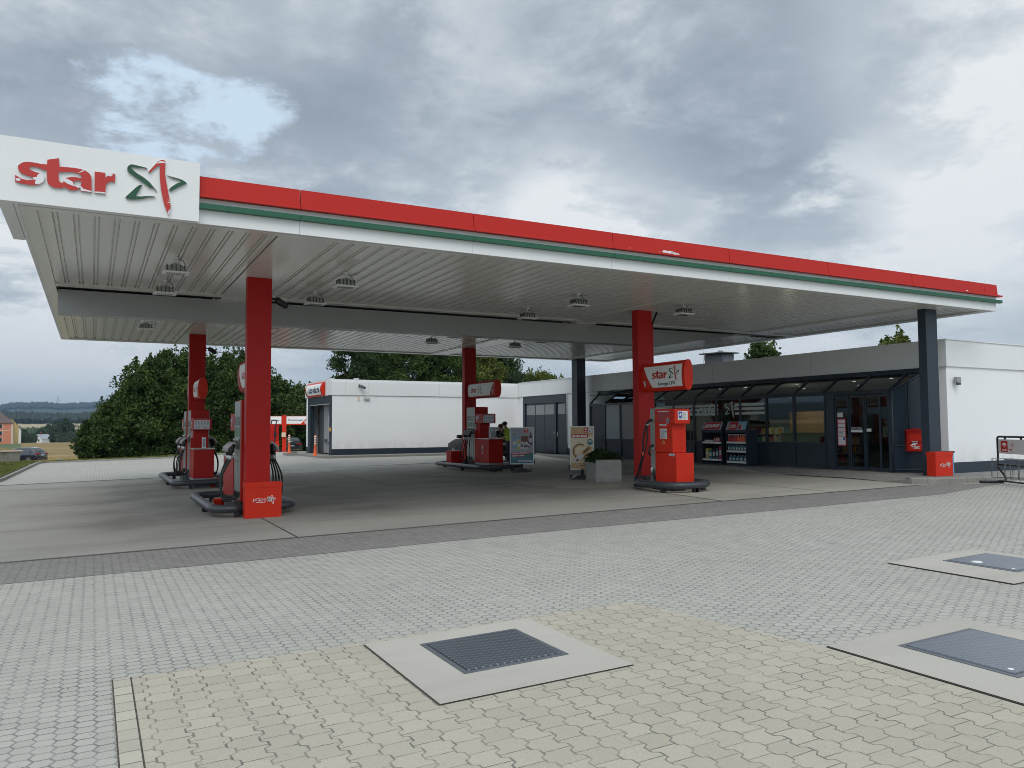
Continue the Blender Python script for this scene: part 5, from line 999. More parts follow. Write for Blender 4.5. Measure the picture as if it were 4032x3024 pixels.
def art1(m, f):
    rect(m, lambda a, b: f(a, b, 0), 0, 1, 0, 1, 'p_grey'); rect(m, lambda a, b: f(a, b, .5), 0, 1, 0, .30, 'p_teal'); orlen(m, f, .60, .87, .19, .12); starmark(m, f, .81, .87, .17, .12, 1, 'ink')
    for i, (u, v, w_, h_, c, cp_) in enumerate(((.26, .50, .11, .36, 'p_lblue', 'p_grey'), (.08, .44, .16, .40, 'p_lblue', 'p_brown'), (.30, .40, .12, .34, 'p_yellow', 'p_teal'), (.83, .52, .12, .38, 'p_purple', 'p_purple'), (.77, .45, .08, .22, 'p_purple', 'p_white'))): bottle2d(m, f, u, v, w_, h_, c, cp_, 2 + i)
    for u in (.47, .63): rect(m, lambda a, b: f(a, b, 3), u, u + .16, .56, .78, 'p_brown')
    for u, v in ((.44, .42), (.57, .40), (.66, .41)): rect(m, lambda a, b: f(a, b, 8), u, u + .12, v, v + .20, 'p_white'); rect(m, lambda a, b: f(a, b, 9), u + .02, u + .10, v + .05, v + .12, 'p_purple')
    rect(m, lambda a, b: f(a, b + a * .02, 2), .04, .86, .255, .315, 'p_red'); text(m, 'STARK IM GESCHMACK,', lambda a, b: f(a, b + a * .02, 3), .06, .265, .76, .038, 'white_letter', .05, .4)
    rect(m, lambda a, b: f(a, b + a * .02, 2), .04, .64, .185, .245, 'p_red'); text(m, 'KLEIN IM PREIS!', lambda a, b: f(a, b + a * .02, 3), .06, .195, .54, .038, 'white_letter', .05, .4)
    rect(m, lambda a, b: f(a, b, 2), .06, .90, .125, .135, 'p_lblue'); rect(m, lambda a, b: f(a, b, 2), .32, .96, .04, .09, 'p_white'); rect(m, lambda a, b: f(a, b, 3), .35, .92, .055, .072, 'ink')
def art2(m, f):
    rect(m, lambda a, b: f(a, b, 0), 0, 1, 0, 1, 'p_cream'); rect(m, lambda a, b: f(a, b, .4), 0, 1, .80, 1, 'p_tan'); rect(m, lambda a, b: f(a, b, .4), 0, 1, .0, .14, 'p_tan'); orlen(m, f, .58, .87, .19, .12); starmark(m, f, .79, .87, .18, .12, 1, 'ink')
    rect(m, lambda a, b: f(a, b + a * .02, 2), .02, .78, .735, .825, 'p_red'); text(m, 'HIN UND SNACK', lambda a, b: f(a, b + a * .02, 3), .05, .75, .68, .055, 'white_letter', .06, .3)
    for v in (.70, .675): rect(m, lambda a, b: f(a, b + a * .02, 2), .05, .7, v, v + .008, 'p_white')
    for k, (r0, r1) in enumerate(((.16, .20), (.20, .235))):
        L = [(.42 + r1 * 1.5 * math.cos(a * .26), .42 + r1 * math.sin(a * .26) * .8) for a in range(4, 24)] + [(.42 + r0 * 1.5 * math.cos(a * .26), .42 + r0 * math.sin(a * .26) * .8) for a in range(23, 3, -1)]; m.shape([L], lambda a, b: f(a, b, 2 + k), 'p_brown' if k else 'p_tan')
    q = random.Random(5)
    for i in range(16): u, v = .2 + q.random() * .5, .2 + q.random() * .45; s_ = .01 + .02 * q.random(); m.shape([[(u, v), (u + s_, v + s_ * .3), (u + s_ * .8, v + s_), (u - s_ * .2, v + s_ * .6)]], lambda a, b: f(a, b, 4), 'p_brown')
    m.shape([[(.06, .20), (.80, .56), (.96, .50), (.26, .10)]], lambda a, b: f(a, b, 5), 'p_tan'); m.shape([[(.09, .20), (.45, .375), (.60, .31), (.25, .125)]], lambda a, b: f(a, b, 6), 'p_white'); m.shape([[(.52, .40), (.78, .525), (.86, .495), (.62, .375)]], lambda a, b: f(a, b, 6), 'p_brown'); m.shape([[(.2, .2), (.3, .25), (.36, .22), (.27, .17)]], lambda a, b: f(a, b, 7), 'p_brown')
    m.shape([[(.86 + .13 * math.cos(k * .4), .645 + .075 * math.sin(k * .4)) for k in range(16)]], lambda a, b: f(a, b, 7), 'p_teal'); text(m, 'JETZT', lambda a, b: f(a, b, 8), .77, .64, .18, .035, 'white_letter', .05, .2); rect(m, lambda a, b: f(a, b, 2), .3, .85, .06, .10, 'p_white'); rect(m, lambda a, b: f(a, b, 3), .34, .8, .07, .088, 'p_red')
stand((12.55, 22.75, gz(12.5, 22.8)), R(-29), .80, 1.22, .26, 'poster stand with drink bottles poster beside pump one', art1)
stand((12.30, 18.75, gz(12.3, 18.8)), R(-27), .69, 1.24, .27, 'poster stand with snack bar poster behind the concrete planter', art2)
# ---------------------------------------------------------------- planter
t = thing('planter', 'rounded concrete planter with a low bush beside the snack poster', 'planter', (12.42, 17.88, gz(12.4, 17.9)), R(-16))
m = MB(); m.box(-.375, .375, -.475, .475, .02, .60, 'concrete_cast', bev=.06); m.box(-.36, .36, -.46, .46, 0, .03, 'concrete_cast'); m.build('tub', t); m = MB(); m.box(-.30, .30, -.40, .40, .598, .604, 'soil'); m.build('soil', t)
def leaves(name, pts, mt, size, parent=None, seed=1, flat=.35, jit=.25):
    """many small leaf quads round points; pts n x 3"""
    q = np.random.RandomState(seed); n = len(pts); pts = np.asarray(pts, float)
    a = q.normal(size=(n, 3)); a /= np.linalg.norm(a, axis=1)[:, None]; b = q.normal(size=(n, 3)); b -= a * (a * b).sum(1)[:, None]; b /= np.linalg.norm(b, axis=1)[:, None]
    s = (size * q.uniform(1 - jit, 1 + jit, n))[:, None]; L = a * s; W = b * s * .55
    v = np.stack([pts - L, pts - W + L * .1, pts + L, pts + W + L * .1], 1).reshape(-1, 3)
    me = bpy.data.meshes.new(name); me.vertices.add(4 * n); me.vertices.foreach_set('co', v.ravel()); me.loops.add(4 * n); me.loops.foreach_set('vertex_index', np.arange(4 * n, dtype=np.int32)); me.polygons.add(n)
    me.polygons.foreach_set('loop_start', np.arange(0, 4 * n, 4, dtype=np.int32)); me.update(calc_edges=True); me.materials.append(M[mt]); o = bpy.data.objects.new(name, me); C.objects.link(o)
    if parent: o.parent = parent
    return o
q = np.random.RandomState(4); n = 2600; u = q.uniform(-1, 1, n); v = q.uniform(-1, 1, n)
zz = .62 + .20 * q.rand(n) * (1 - u * u * .6) + .16 * q.rand(n) * np.exp(-((u + .2) ** 2 + (v - .3) ** 2) * 8); leaves('bush', np.stack([u * .40, v * .46, zz - .10 * (np.abs(u) > .85)], 1), 'leaf_dark', .035, t, 3)
# ---------------------------------------------------------------- outdoor racks with goods
def rack(b0, b1, label, rails, header):
    w_ = b1 - b0; t = thing('display_rack', label, 'display rack', SH(-1.35, b0, WZ), ANG, 'outdoor goods racks before the shop window'); m = MB()
    m.box(0, .50, 0, .03, 0, 1.12, 'navy_gloss'); m.box(0, .50, w_ - .03, w_, 0, 1.12, 'navy_gloss'); m.box(.47, .50, .03, w_ - .03, 0, 1.12, 'navy_gloss'); m.box(.0, .50, .03, w_ - .03, 0, .06, 'navy_gloss'); m.box(-.01, .50, -.005, w_ + .005, 1.04, 1.12, 'navy_gloss'); m.prism([(-.02, 0, 1.12), (.10, 0, 1.40), (.16, 0, 1.40), (.16, 0, 1.12)], (0, w_, 0), 'navy_gloss')
    m.build('cabinet', t)
    for z in rails:
        m = MB(); m.box(.03, .46, .035, w_ - .035, z, z + .02, 'grey_dark'); m.box(-.005, .03, .035, w_ - .035, z - .025, z + .035, 'white_metal'); m.build('shelf', t)
    hf = lambda u, v, l=0: (-.02 + .12 * v - .004 - .002 * l, w_ - u * w_, 1.12 + v * .28); m = MB(); rect(m, hf, .02, .98, .03, .97, 'p_grey'); header(m, hf); m.build('header', t); return t
def hd1(m, f): rect(m, lambda a, b: f(a, b, 1), .10, .90, .08, .92, 'p_red'); text(m, 'SAISONWARE', lambda a, b: f(a, b + .08 * a, 2), .12, .26, .70, .40, 'white_letter', .05, .12)
def hd2(m, f):
    rect(m, lambda a, b: f(a, b, 1), .16, .56, .06, .94, 'p_red'); text(m, 'SCHEIBEN', lambda a, b: f(a, b + .1 * a, 2), .19, .46, .26, .14, 'white_letter', .04, .1); text(m, 'REINIGER', lambda a, b: f(a, b + .1 * a, 2), .19, .24, .32, .14, 'white_letter', .04, .1)
    rect(m, lambda a, b: f(a, b, 1), .57, .97, .06, .97, 'p_lblue'); rect(m, lambda a, b: f(a, b, 2), .62, .76, .10, .6, 'p_red'); rect(m, lambda a, b: f(a, b, 2), .74, .80, .10, .7, 'p_cream')
r1 = rack(6.68, 7.60, 'navy display rack with a header reading Saisonware', (.15, .705), hd1)
r2 = rack(5.62, 6.50, 'navy display rack of screen wash bottles right of the seasonal rack', (.105, .44, .72), hd2)
def goods(name, kinds, b0, b1, z, a, label, cat, group, builder):
    n = len(kinds); base = {}
    for i, c in enumerate(kinds):
        b = b1 - (i + .5) * (b1 - b0) / n; loc = SH(a, b, z); l = label[i] if isinstance(label, list) else label
        if c in base: dup(base[c], loc, ANG + rnd.uniform(-.1, .1), l)
        else: base[c] = builder(c, loc, l, cat, group)
def spray(c, loc, l, cat, group):
    t = thing('spray_bottle', l, cat, loc, ANG, group); m = MB(); m.lathe((0, 0, 0), [(.038, 0), (.042, .02), (.042, .11), (.030, .15), (.014, .19), (.014, .205)], c, 12); m.build('body', t); m = MB(); m.box(-.05, .02, -.012, .012, .205, .235, 'p_white'); m.box(-.04, -.03, -.008, .008, .17, .205, 'p_white'); m.build('trigger', t); return t
OR = ['leftmost', 'second', 'third', 'fourth', 'fifth', 'sixth', 'seventh', 'rightmost']
goods('spray_bottle', ['p_red'] * 4 + ['orange'] * 4, 5.66, 6.46, WZ + .755, -1.28, [OR[i] + (' red' if i < 4 else ' orange') + ' spray bottle on the top shelf of the screen wash rack' for i in range(8)], 'bottle', 'spray bottles on the rack', spray)
def jug(c, loc, l, cat, group):
    t = thing('jug', l, cat, loc, ANG, group); big = c.startswith('p_teal') and 'big' in l; s_ = 1.45 if big else 1.0; m = MB(); m.box(-.06, .06, -.045 * s_, .045 * s_, 0, .13, c, bev=.02); m.box(-.055, .055, -.035, .035, .125, .165, c, bev=.02); m.build('body', t)
    m = MB(); m.box(-.064, -.060, -.03 * s_, .03 * s_, .03, .10, 'p_white'); m.build('label', t); m = MB(); m.cyl((-.02, .0, .16), .018, .03, 'ink' if not big else 'p_pink', 10); m.tube([(.04, 0, .15), (.03, 0, .19), (-.01, 0, .19)], .008, c, 6); m.build('cap', t); return t
goods('jug', ['p_teal'] * 7, 5.66, 6.46, WZ + .475, -1.26, [o_ + ' green oil jug on the middle shelf of the screen wash rack' for o_ in OR[:6] + ['rightmost']], 'jug', 'green jugs on the rack', jug)
goods('jug', ['p_teal'] * 5, 5.66, 6.46, WZ + .14, -1.24, [o_ + ' big green canister on the bottom shelf of the screen wash rack' for o_ in ['leftmost', 'second', 'middle', 'fourth', 'rightmost']], 'canister', 'big green canisters on the rack', jug)
def boxg(name, c, loc, l, w_, d_, h_, cat='box'):
    t = thing(name, l, cat, loc, ANG); m = MB(); m.box(-d_ / 2, d_ / 2, -w_ / 2, w_ / 2, 0, h_, c, bev=.01); m.build('carton', t); m = MB(); m.box(-d_ / 2 - .002, -d_ / 2, -w_ * .35, w_ * .35, h_ * .3, h_ * .7, 'p_white'); m.build('label', t); return t
for i, (b, c, w_, h_) in enumerate(((6.86, 'p_red', .08, .14), (6.96, 'p_pink', .08, .14), (7.06, 'p_red', .08, .13))): boxg('carton', c, SH(-1.25, b, WZ + .74), ['right', 'middle', 'left'][i] + ' small red carton on the upper shelf of the seasonal rack', w_, .1, h_)
boxg('folded_cover', 'p_white', SH(-1.22, 7.33, WZ + .74), 'pale folded cover lying on the upper shelf of the seasonal rack', .34, .2, .06, 'cover')
for i, (b, c, w_, h_) in enumerate(((6.80, 'p_red', .13, .40), (6.96, 'p_navy', .11, .34), (7.10, 'black', .12, .30), (7.26, 'p_teal', .14, .28), (7.42, 'p_yellow', .12, .33))): boxg('carton', c, SH(-1.22, b, WZ + .185), ['red and white', 'navy', 'black', 'teal', 'yellow'][i] + ' upright carton on the bottom shelf of the seasonal rack', w_, .16, h_)
# ---------------------------------------------------------------- bicycle rack with sign
br = thing('bicycle_rack', 'black tube bicycle rack with a sign panel by the right white wall', 'bicycle rack', (18.75, 10.85, gz(18.8, 10.8)), math.atan2(-.87, -.5)); LR = 2.1
m = MB(); r_ = .024
for x in (0, LR): m.tube(spline([(x, -.42, .03), (x, .05, .05), (x, .16, .09), (x, .12, .20), (x, .0, .36), (x, -.02, .44), (x, 0, .6)], 4) + [(x, 0, 1.0)], r_, 'black', 8); m.tube([(x, -.44, .035), (x, .10, .035)], .03, 'black', 8)
m.tube([(0, 0, 1.0), (0, 0, 1.04), (.015, 0, 1.075), (.05, 0, 1.09), (LR - .05, 0, 1.09), (LR - .015, 0, 1.075), (LR, 0, 1.04), (LR, 0, 1.0)], r_, 'black', 8); m.tube([(0, 0, .44), (LR, 0, .44)], r_, 'black', 8); m.tube([(0, .02, .06), (LR, .02, .06)], .02, 'black', 8)
m.build('frame', br)
for k in range(4):
    for j in range(3):
        x = .14 + k * .5 + j * .05 * (1 if j < 2 else 2.2); m = MB(); m.tube([(x, -.24, .50), (x, -.24, .58), (x, .24, .58), (x, .24, .15), (x, -.24, .15), (x, -.24, .50)], .007, 'grey_dark', 6); m.build('wheel_loop', br)
m = MB(); m.box(.05, LR - .05, -.015, .015, .70, 1.03, 'p_white', bev=.01)
for x in (.3, .9, 1.6): m.box(x - .015, x + .015, -.02, .02, 1.03, 1.075, 'black')
m.box(.0, .05, -.012, .012, .87, .90, 'black')
m.build('sign_board', br)
m = MB()
for s_ in (-1, 1):
    f = lambda u, v, l=0, s_=s_: ((u if s_ < 0 else LR - u), s_ * (.0165 + .0012 * l), v)
    f2 = (lambda u, v, l=0: (u, .0165 + .0012 * l, v)) if s_ > 0 else f
    orlen(m, f, .16, .745, .26, .25); starmark(m, f, .43, .745, .26, .25, 1); orlen(m, f, 1.2, .745, .26, .25); starmark(m, f, 1.47, .745, .26, .25, 1)
m.build('sign_print', br)
# ---------------------------------------------------------------- flexible posts
def post(loc, label):
    t = thing('flexible_post', label, 'post', loc, 0, 'orange flexible posts at the wash hall drive'); m = MB(); m.lathe((0, 0, 0), [(.13, 0), (.13, .015), (.09, .03), (.075, .05), (.06, .3), (.045, .42), (.042, .86), (.03, .90), (.0, .91)], 'orange', 16); m.build('tube', t)
    m = MB()
    for k in range(4): m.lathe((0, 0, .50 + k * .10), [(.0455, 0), (.0455, .06)], 'white_letter', 16)
    m.build('band', t); return t
post((*SH(-10.5, 21.5)[:2], .40), 'orange flexible post before the open wash hall door')
post((8.45, 38.75, .40), 'orange flexible post at the kerb end left of the wash hall, before the dark hatchback')
# ---------------------------------------------------------------- vacuum and air station
zs = gz(11, 53)
gn = thing('service_gantry', 'red gantry with white boards reading Wasser and Staubsauger', 'gantry', (11.2, 53.0, zs), R(-20)); m = MB()
for x in (-2.0, .02, 1.75): m.box(x - .13, x + .13, -.1, .1, 0, 2.56, 'red_bright', bev=.01)
m.build('post', gn)
for x0, x1, tx in ((-1.86, -.12, 'Luft / Wasser'), (.16, 1.62, 'Staubsauger')):
    m = MB(); m.box(x0, x1, -.09, .09, 1.93, 2.52, 'red_bright'); f = lambda u, v, l=0: (u, -.094 - .002 * l, v)
    if x0 > 0: m.shape([[(x0 + .01, 2.0), (x0 + .01, 2.49), (x1 - .03, 2.49), (x1 - .52, 2.0)]], f, 'white_letter'); m.lathe((x1 - .18, -.10, 2.10), [(.12, -.002), (.11, .003)], 'p_white', 16, Matrix.Rotation(R(90), 3, 'X')); rect(m, lambda u, v: f(u, v, 4), x1 - .24, x1 - .12, 2.06, 2.12, 'ink')
    else: rect(m, f, x0 + .02, x1 - .04, 2.0, 2.49, 'white_letter')
    text(m, tx, lambda u, v: f(u, v, 1), x0 + .1, 2.18, 1.0 if x0 > 0 else 1.5, .12, 'ink', .04); m.build('sign_board', gn)
m = MB(); m.box(-.12, .14, -.22, -.1, 1.12, 1.42, 'p_cream', bev=.02); m.build('lamp_box', gn)
vac = thing('vacuum_machine', 'red self service vacuum machine with hanging black hose', 'vacuum', (9.22, 46.2, gz(9.2, 46.2)), R(-10)); m = MB(); m.box(-.24, .24, -.2, .25, 0, 1.62, 'red', bev=.04); m.build('cabinet', vac); m = MB(); m.box(-.26, .26, -.22, -.19, .0, .62, 'red_bright', bev=.02); m.build('lower_door', vac)
m = MB(); m.tube(spline([(-.18, -.1, 1.62), (-.15, -.15, 1.78), (.0, -.2, 1.84), (.12, -.22, 1.75), (.05, -.25, 1.5), (.03, -.25, .9), (.0, -.26, .35)]), .03, 'rubber', 8); m.box(-.04, .12, -.26, -.2, .95, 1.12, 'rubber'); m.build('hose', vac)
# ---------------------------------------------------------------- cars
def car(loc, rz, label, L=4.3, W=1.8, H=1.45, body='car_dark', name='parked_car', kind='hatch', plate=True):
    t = thing(name, label, 'car', loc, rz); h = L / 2
    if kind == 'hatch': top = [(-h, .55, .95), (-h + .12, .60, 1.02), (-h + .55, .98, 1.38), (-h + 1.1, 1.0, H), (-h + 2.0, 1.0, H), (h - 1.9, .98, H - .12), (h - 1.15, .96, .98), (h - .3, .72, .80), (h, .55, .62)]
    else: top = [(-h, .60, .90), (-h + .5, .90, .97), (-h + .95, .98, 1.28), (-h + 1.5, 1, H), (h - 2.1, 1, H), (h - 1.7, .98, H - .1), (h - 1.2, .96, .96), (h - .3, .74, .80), (h, .55, .60)]
    def half(x):
        e = abs(x) / h; return W / 2 * (1 - .10 * max(0, (e - .6) / .4) ** 2)
    xs = sorted(set([-h, -h + .06, -h + .2] + [-h + .2 + k * (L - .4) / 22 for k in range(23)] + [h - .06, h]))
    def zt(x): return interp(x, [(p[0], p[2]) for p in top])
    belt = lambda x: min(zt(x) - .02, .93 + .03 * (x < 0))
    vs = []; fs = []; R_ = 10
    for x in xs:
        w_ = half(x); ed = .05 * (x in (xs[0], xs[-1])); b = belt(x); zl = .22 + .12 * max(0, (abs(x) - h + .4) / .4)
        prof = [(-w_ * .86, zl), (-w_ * .97 + ed, zl + .1), (-w_ + ed, .5), (-w_ * .985 + ed, .72), (-w_ * .93 + ed, b)]
        prof += [(-p[0], p[1]) for p in reversed(prof)]
        vs += [(x, p[0], p[1]) for p in prof]
    n = len(xs)
    for i in range(n - 1):
        for j in range(R_): a = i * R_ + j; b = i * R_ + (j + 1) % R_; fs.append((a, b, b + R_, a + R_))
    fs += [tuple(range(R_)), tuple((n - 1) * R_ + j for j in reversed(range(R_)))]
    m = MB(); m.add(vs, fs, body, True)
    # wheel arches: dark discs
    wx = (-h + .78, h - .86)
    for x in wx:
        for s_ in (-1, 1): m.tube([(x, s_ * (W / 2 - .12), .34), (x, s_ * (W / 2 + .004), .34)], .39, 'black', 20)
    bo = m.build('body', t)
    gx = [x for x in xs if zt(x) > 1.0]; m = MB(); vs = []; fs = []
    for x in gx:
        w_ = half(x) * .93; z1 = zt(x); b = belt(x) - .01; k = (z1 - b) / .5; wt = w_ * (1 - .20 * k)
        prof = [(-w_, b), (-(w_ * .6 + wt * .4), b + (z1 - b) * .5), (-wt, z1 - .06 * min(1, k)), (-wt * .75, z1)]; prof += [(-p[0], p[1]) for p in reversed(prof)]; vs += [(x, p[0], p[1]) for p in prof]
    n = len(gx)
    for i in range(n - 1):
        for j in range(7): a = i * 8 + j; fs.append((a, a + 1, a + 9, a + 8))
    fs += [tuple(range(8)), tuple((n - 1) * 8 + j for j in reversed(range(8)))]; m.add(vs, fs, 'car_glass', True); m.build('windows', t)
    m = MB(); rx = [x for x in gx if zt(x) > H - .16]; vs = []; fs = []
    for x in rx: w_ = half(x) * .93 * .78; z1 = zt(x) + .012; vs += [(x, -w_, z1 - .05), (x, -w_ * .8, z1), (x, w_ * .8, z1), (x, w_, z1 - .05)]
    for i in range(len(rx) - 1):
        for j in range(3): a = i * 4 + j; fs.append((a, a + 1, a + 5, a + 4))
    m.add(vs, fs, body, True)
    for s_ in (-1, 1):
        for x0 in (-h + .75, 0.0, h - 1.75): xx = max(gx[0], min(gx[-1], x0)); w_ = half(xx) * .93; z1 = zt(xx); m.tube([(xx - .12 * (x0 < 0), s_ * (w_ + .004), belt(xx)), (xx, s_ * (w_ * .81), z1 - .05)], .035, body, 6)
    m.build('roof', t)
    for x in wx:
        for s_ in (-1, 1):
            m = MB(); y0 = s_ * (W / 2 - .20); y1 = s_ * (W / 2 + .012); m.tube([(x, y0, .32), (x, y1, .32)], .32, 'rubber', 24); wh = m.build('wheel', t); m = MB(); m.tube([(x, y1 - s_ * .01, .32), (x, y1 + s_ * .004, .32)], .21, 'grey_dark', 20)
            for k in range(5): a = k * 1.2566; m.prism([(x + .04 * math.cos(a + 1.57), y1 + s_ * .005, .32 + .04 * math.sin(a + 1.57)), (x + .04 * math.cos(a - 1.57), y1 + s_ * .005, .32 + .04 * math.sin(a - 1.57)), (x + .21 * math.cos(a - .12), y1 + s_ * .005, .32 + .21 * math.sin(a - .12)), (x + .21 * math.cos(a + .12), y1 + s_ * .005, .32 + .21 * math.sin(a + .12))], (0, s_ * .01, 0), 'rim')
            m.build('rim', wh)
    for s_ in (-1, 1):
        m = MB(); m.box(-h - .01, -h + .22, min(s_ * W * .22, s_ * W * .455), max(s_ * W * .22, s_ * W * .455), .80, .92, 'tail_red', bev=.02); m.build('tail_light', t)
        m = MB(); m.box(h - .22, h - .03, min(s_ * W * .26, s_ * W * .44), max(s_ * W * .26, s_ * W * .44), .58, .70, 'alu', bev=.03); m.build('headlight', t)
        m = MB(); m.box(h - 1.75, h - 1.55, min(s_ * (W / 2 - .02), s_ * (W / 2 + .18)), max(s_ * (W / 2 - .02), s_ * (W / 2 + .18)), .96, 1.10, body, bev=.04); m.build('mirror', t)
    m = MB(); m.box(-h - .025, -h - .005, -.26, .26, .68, .79, 'p_white'); m.box(-h - .027, -h - .025, -.26, -.21, .68, .79, 'blue'); m.build('number_plate', t)
    m = MB(); m.box(-h - .03, -h + .1, -W * .42, W * .42, .26, .46, 'black', bev=.03); m.box(-h - .035, -h - .02, -W * .38, W * .38, .40, .425, 'p_yellow' if body == 'car_dark' else 'grey_mid'); m.build('bumper', t)
    return t
car((13.3, 63.4, gz(13.3, 62)), R(96), 'dark hatchback seen from behind at the vacuum station', body='car_dark')
car((15.4, 69.5, gz(15, 66) + .1), R(96), 'silver grey van behind the dark hatchback', 4.9, 2.0, 2.0, 'car_silver')
car((14.75, 30.3, gz(14.5, 30)), R(90), 'dark grey small car waiting behind pump one', 3.9, 1.68, 1.42, 'car_grey')
zc = terr(-3.2, 84)
car((-6.15, 89.0, terr(-6, 89) + .02), R(150), 'dark blue car with pale roof line parked beyond the concrete trough', 4.5, 1.8, 1.45, 'car_blue')
car((-8.9, 85.0, terr(-8.9, 85) + .02), R(120), 'dark car at the left edge behind the concrete trough', 4.4, 1.8, 1.45, 'car_dark')
car((-13.0, 47.5, gz(-13, 47) + .1), R(115), 'white van outside the left edge, mirrored in the shop window', 5.4, 2.0, 2.3, 'car_white', name='parked_van')
# ---------------------------------------------------------------- concrete trough on the verge, marker stone
t = thing('concrete_trough', 'low old concrete trough with mossy cover on the grass verge', 'trough', (-4.25, 48.8, gz(-4, 48) + .08), R(28)); m = MB(); m.prism([(-.95, 0, 0), (.95, 0, 0), (1.02, 0, .58), (-1.05, 0, .58)], (0, 1.2, 0), 'concrete_old'); m.build('basin', t); m = MB(); m.box(-1.12, 1.08, -.06, 1.26, .581, .64, 'trim', bev=.01); m.build('rim', t); m = MB(); m.add([(-1.0, .05, .641), (.95, .05, .641), (.95, 1.15, .641), (-1.0, 1.15, .641), (.3, .6, .80)], [(0, 1, 4), (1, 2, 4), (2, 3, 4), (3, 0, 4)], 'moss'); m.build('mossy_cover', t)
t = thing('marker_stone', 'small grey marker stone at the edge of the dry field', 'stone', (-1.75, 55.0, gz(-1.7, 55) + .0)); m = MB(); m.box(-.12, .12, -.12, .12, -.2, .30, 'grey_mid', bev=.02); m.build('stone', t)
# ---------------------------------------------------------------- people at the small car
def person(loc, rz, label, h=1.70, shirt='cloth_dark', vest=None, hat='cap', lean=.25):
    bm = bmesh.new(); sk = bm.verts.layers.skin.verify(); k = h / 1.75
    J = dict(pel=(0, 0, .95, .135), wa=(0, .02, 1.10, .12), ch=(0, .05 + lean * .12, 1.32, .145), nb=(0, .06 + lean * .25, 1.47, .075), nk=(0, .07 + lean * .3, 1.54, .055), hd=(0, .09 + lean * .35, 1.64, .085), tp=(0, .09 + lean * .38, 1.71, .075))
    for s_, n_ in ((-1, 'l'), (1, 'r')):
        J.update({'s' + n_: (s_ * .19, .05 + lean * .2, 1.42, .06), 'e' + n_: (s_ * .25, .16 + lean * .3, 1.17, .042), 'w' + n_: (s_ * .16, .38 + lean * .3, 1.12, .028), 'h' + n_: (s_ * .13, .45 + lean * .3, 1.11, .034), 't' + n_: (s_ * .10, 0, .88, .09), 'k' + n_: (s_ * .11, .03, .48, .06), 'a' + n_: (s_ * .12, 0, .09, .042), 'f' + n_: (s_ * .13, .16, .035, .035)})
    V = {n_: bm.verts.new((p[0] * k, p[1] * k, p[2] * k)) for n_, p in J.items()}
    for n_, p in J.items(): V[n_][sk].radius = (p[3] * k, p[3] * k)
    V['pel'][sk].use_root = True
    for a, b in (('pel', 'wa'), ('wa', 'ch'), ('ch', 'nb'), ('nb', 'nk'), ('nk', 'hd'), ('hd', 'tp')): bm.edges.new((V[a], V[b]))
    for n_ in 'lr':
        for a, b in (('nb', 's' + n_), ('s' + n_, 'e' + n_), ('e' + n_, 'w' + n_), ('w' + n_, 'h' + n_), ('pel', 't' + n_), ('t' + n_, 'k' + n_), ('k' + n_, 'a' + n_), ('a' + n_, 'f' + n_)): bm.edges.new((V[a], V[b]))
    me = bpy.data.meshes.new('person'); bm.to_mesh(me); bm.free(); tmp = bpy.data.objects.new('tmp', me); C.objects.link(tmp); tmp.modifiers.new('s', 'SKIN'); sb = tmp.modifiers.new('u', 'SUBSURF'); sb.levels = 2
    dg = bpy.context.evaluated_depsgraph_get(); me2 = bpy.data.meshes.new_from_object(tmp.evaluated_get(dg)); bpy.data.objects.remove(tmp)
    for n_ in ('skin', shirt, 'denim', vest or shirt): me2.materials.append(M[n_])
    for p in me2.polygons:
        c = p.center / k; i = 1
        if c.z > 1.49 and abs(c.x) < .1: i = 0
        elif c.z < .93: i = 2
        elif c.y > .34 + lean * .3 and abs(c.x) > .05: i = 0
        elif vest and c.z > 1.0 and abs(c.x) < .2: i = 3
        p.material_index = i; p.use_smooth = True
    o = bpy.data.objects.new('person', me2); C.objects.link(o); o.location = loc; o.rotation_euler = (0, 0, rz); tag(o, label, 'person')
    m = MB(); hc = Vector(J['hd'][:3]) * k; m.lathe(hc + Vector((0, -.012, .0)), [(.088, .0), (.10, .03), (.098, .07), (.07, .115), (.02, .13)], hat, 14)
    if hat == 'cap': m.box(hc.x - .07, hc.x + .07, hc.y + .06, hc.y + .16, hc.z + .03, hc.z + .045, 'cap')
    m.build('cap' if hat == 'cap' else 'hair', o)
    m = MB(); m.tube([hc + Vector((0, .085, .0)), hc + Vector((0, .115, -.02))], .014, 'skin', 6); m.box(hc.x - .03, hc.x + .03, hc.y + .08, hc.y + .088, hc.z - .055, hc.z - .045, 'p_pink')
    for s_ in (-1, 1): m.lathe(hc + Vector((s_ * .033, .082, .012)), [(.011, 0), (.006, .006)], 'ink', 8, Matrix.Rotation(R(-90), 3, 'X')); m.lathe(hc + Vector((s_ * .092, 0, -.01)), [(.022, -.01), (.022, .01)], 'skin', 8)
    m.build('face', o)
    for s_ in (-1, 1):
        m = MB(); hb = Vector((s_ * .13, .45 + lean * .3, 1.11)) * k
        for i in range(4): q0 = hb + Vector((-s_ * .03 + s_ * i * .018, .03, 0)); m.tube([q0, q0 + Vector((0, .035, -.008)), q0 + Vector((-s_ * .005, .05 + .008 * (i in (1, 2)), -.03))], [.0095, .0085, .006], 'skin', 6)
        m.tube([hb + Vector((-s_ * .03, 0, 0)), hb + Vector((-s_ * .05, .03, -.015))], [.011, .008], 'skin', 6); m.build('fingers', o)
    return o
zp = gz(13.8, 27); person((14.0, 26.35, zp), R(20), 'person in black cap and lime safety vest standing behind pump one', 1.66, 'cloth_camo', 'lime', 'cap', .5)
person((13.95, 27.4, zp), R(-150), 'dark haired person in dark clothes half hidden behind pump one', 1.56, 'cloth_dark', None, 'hair', .5)
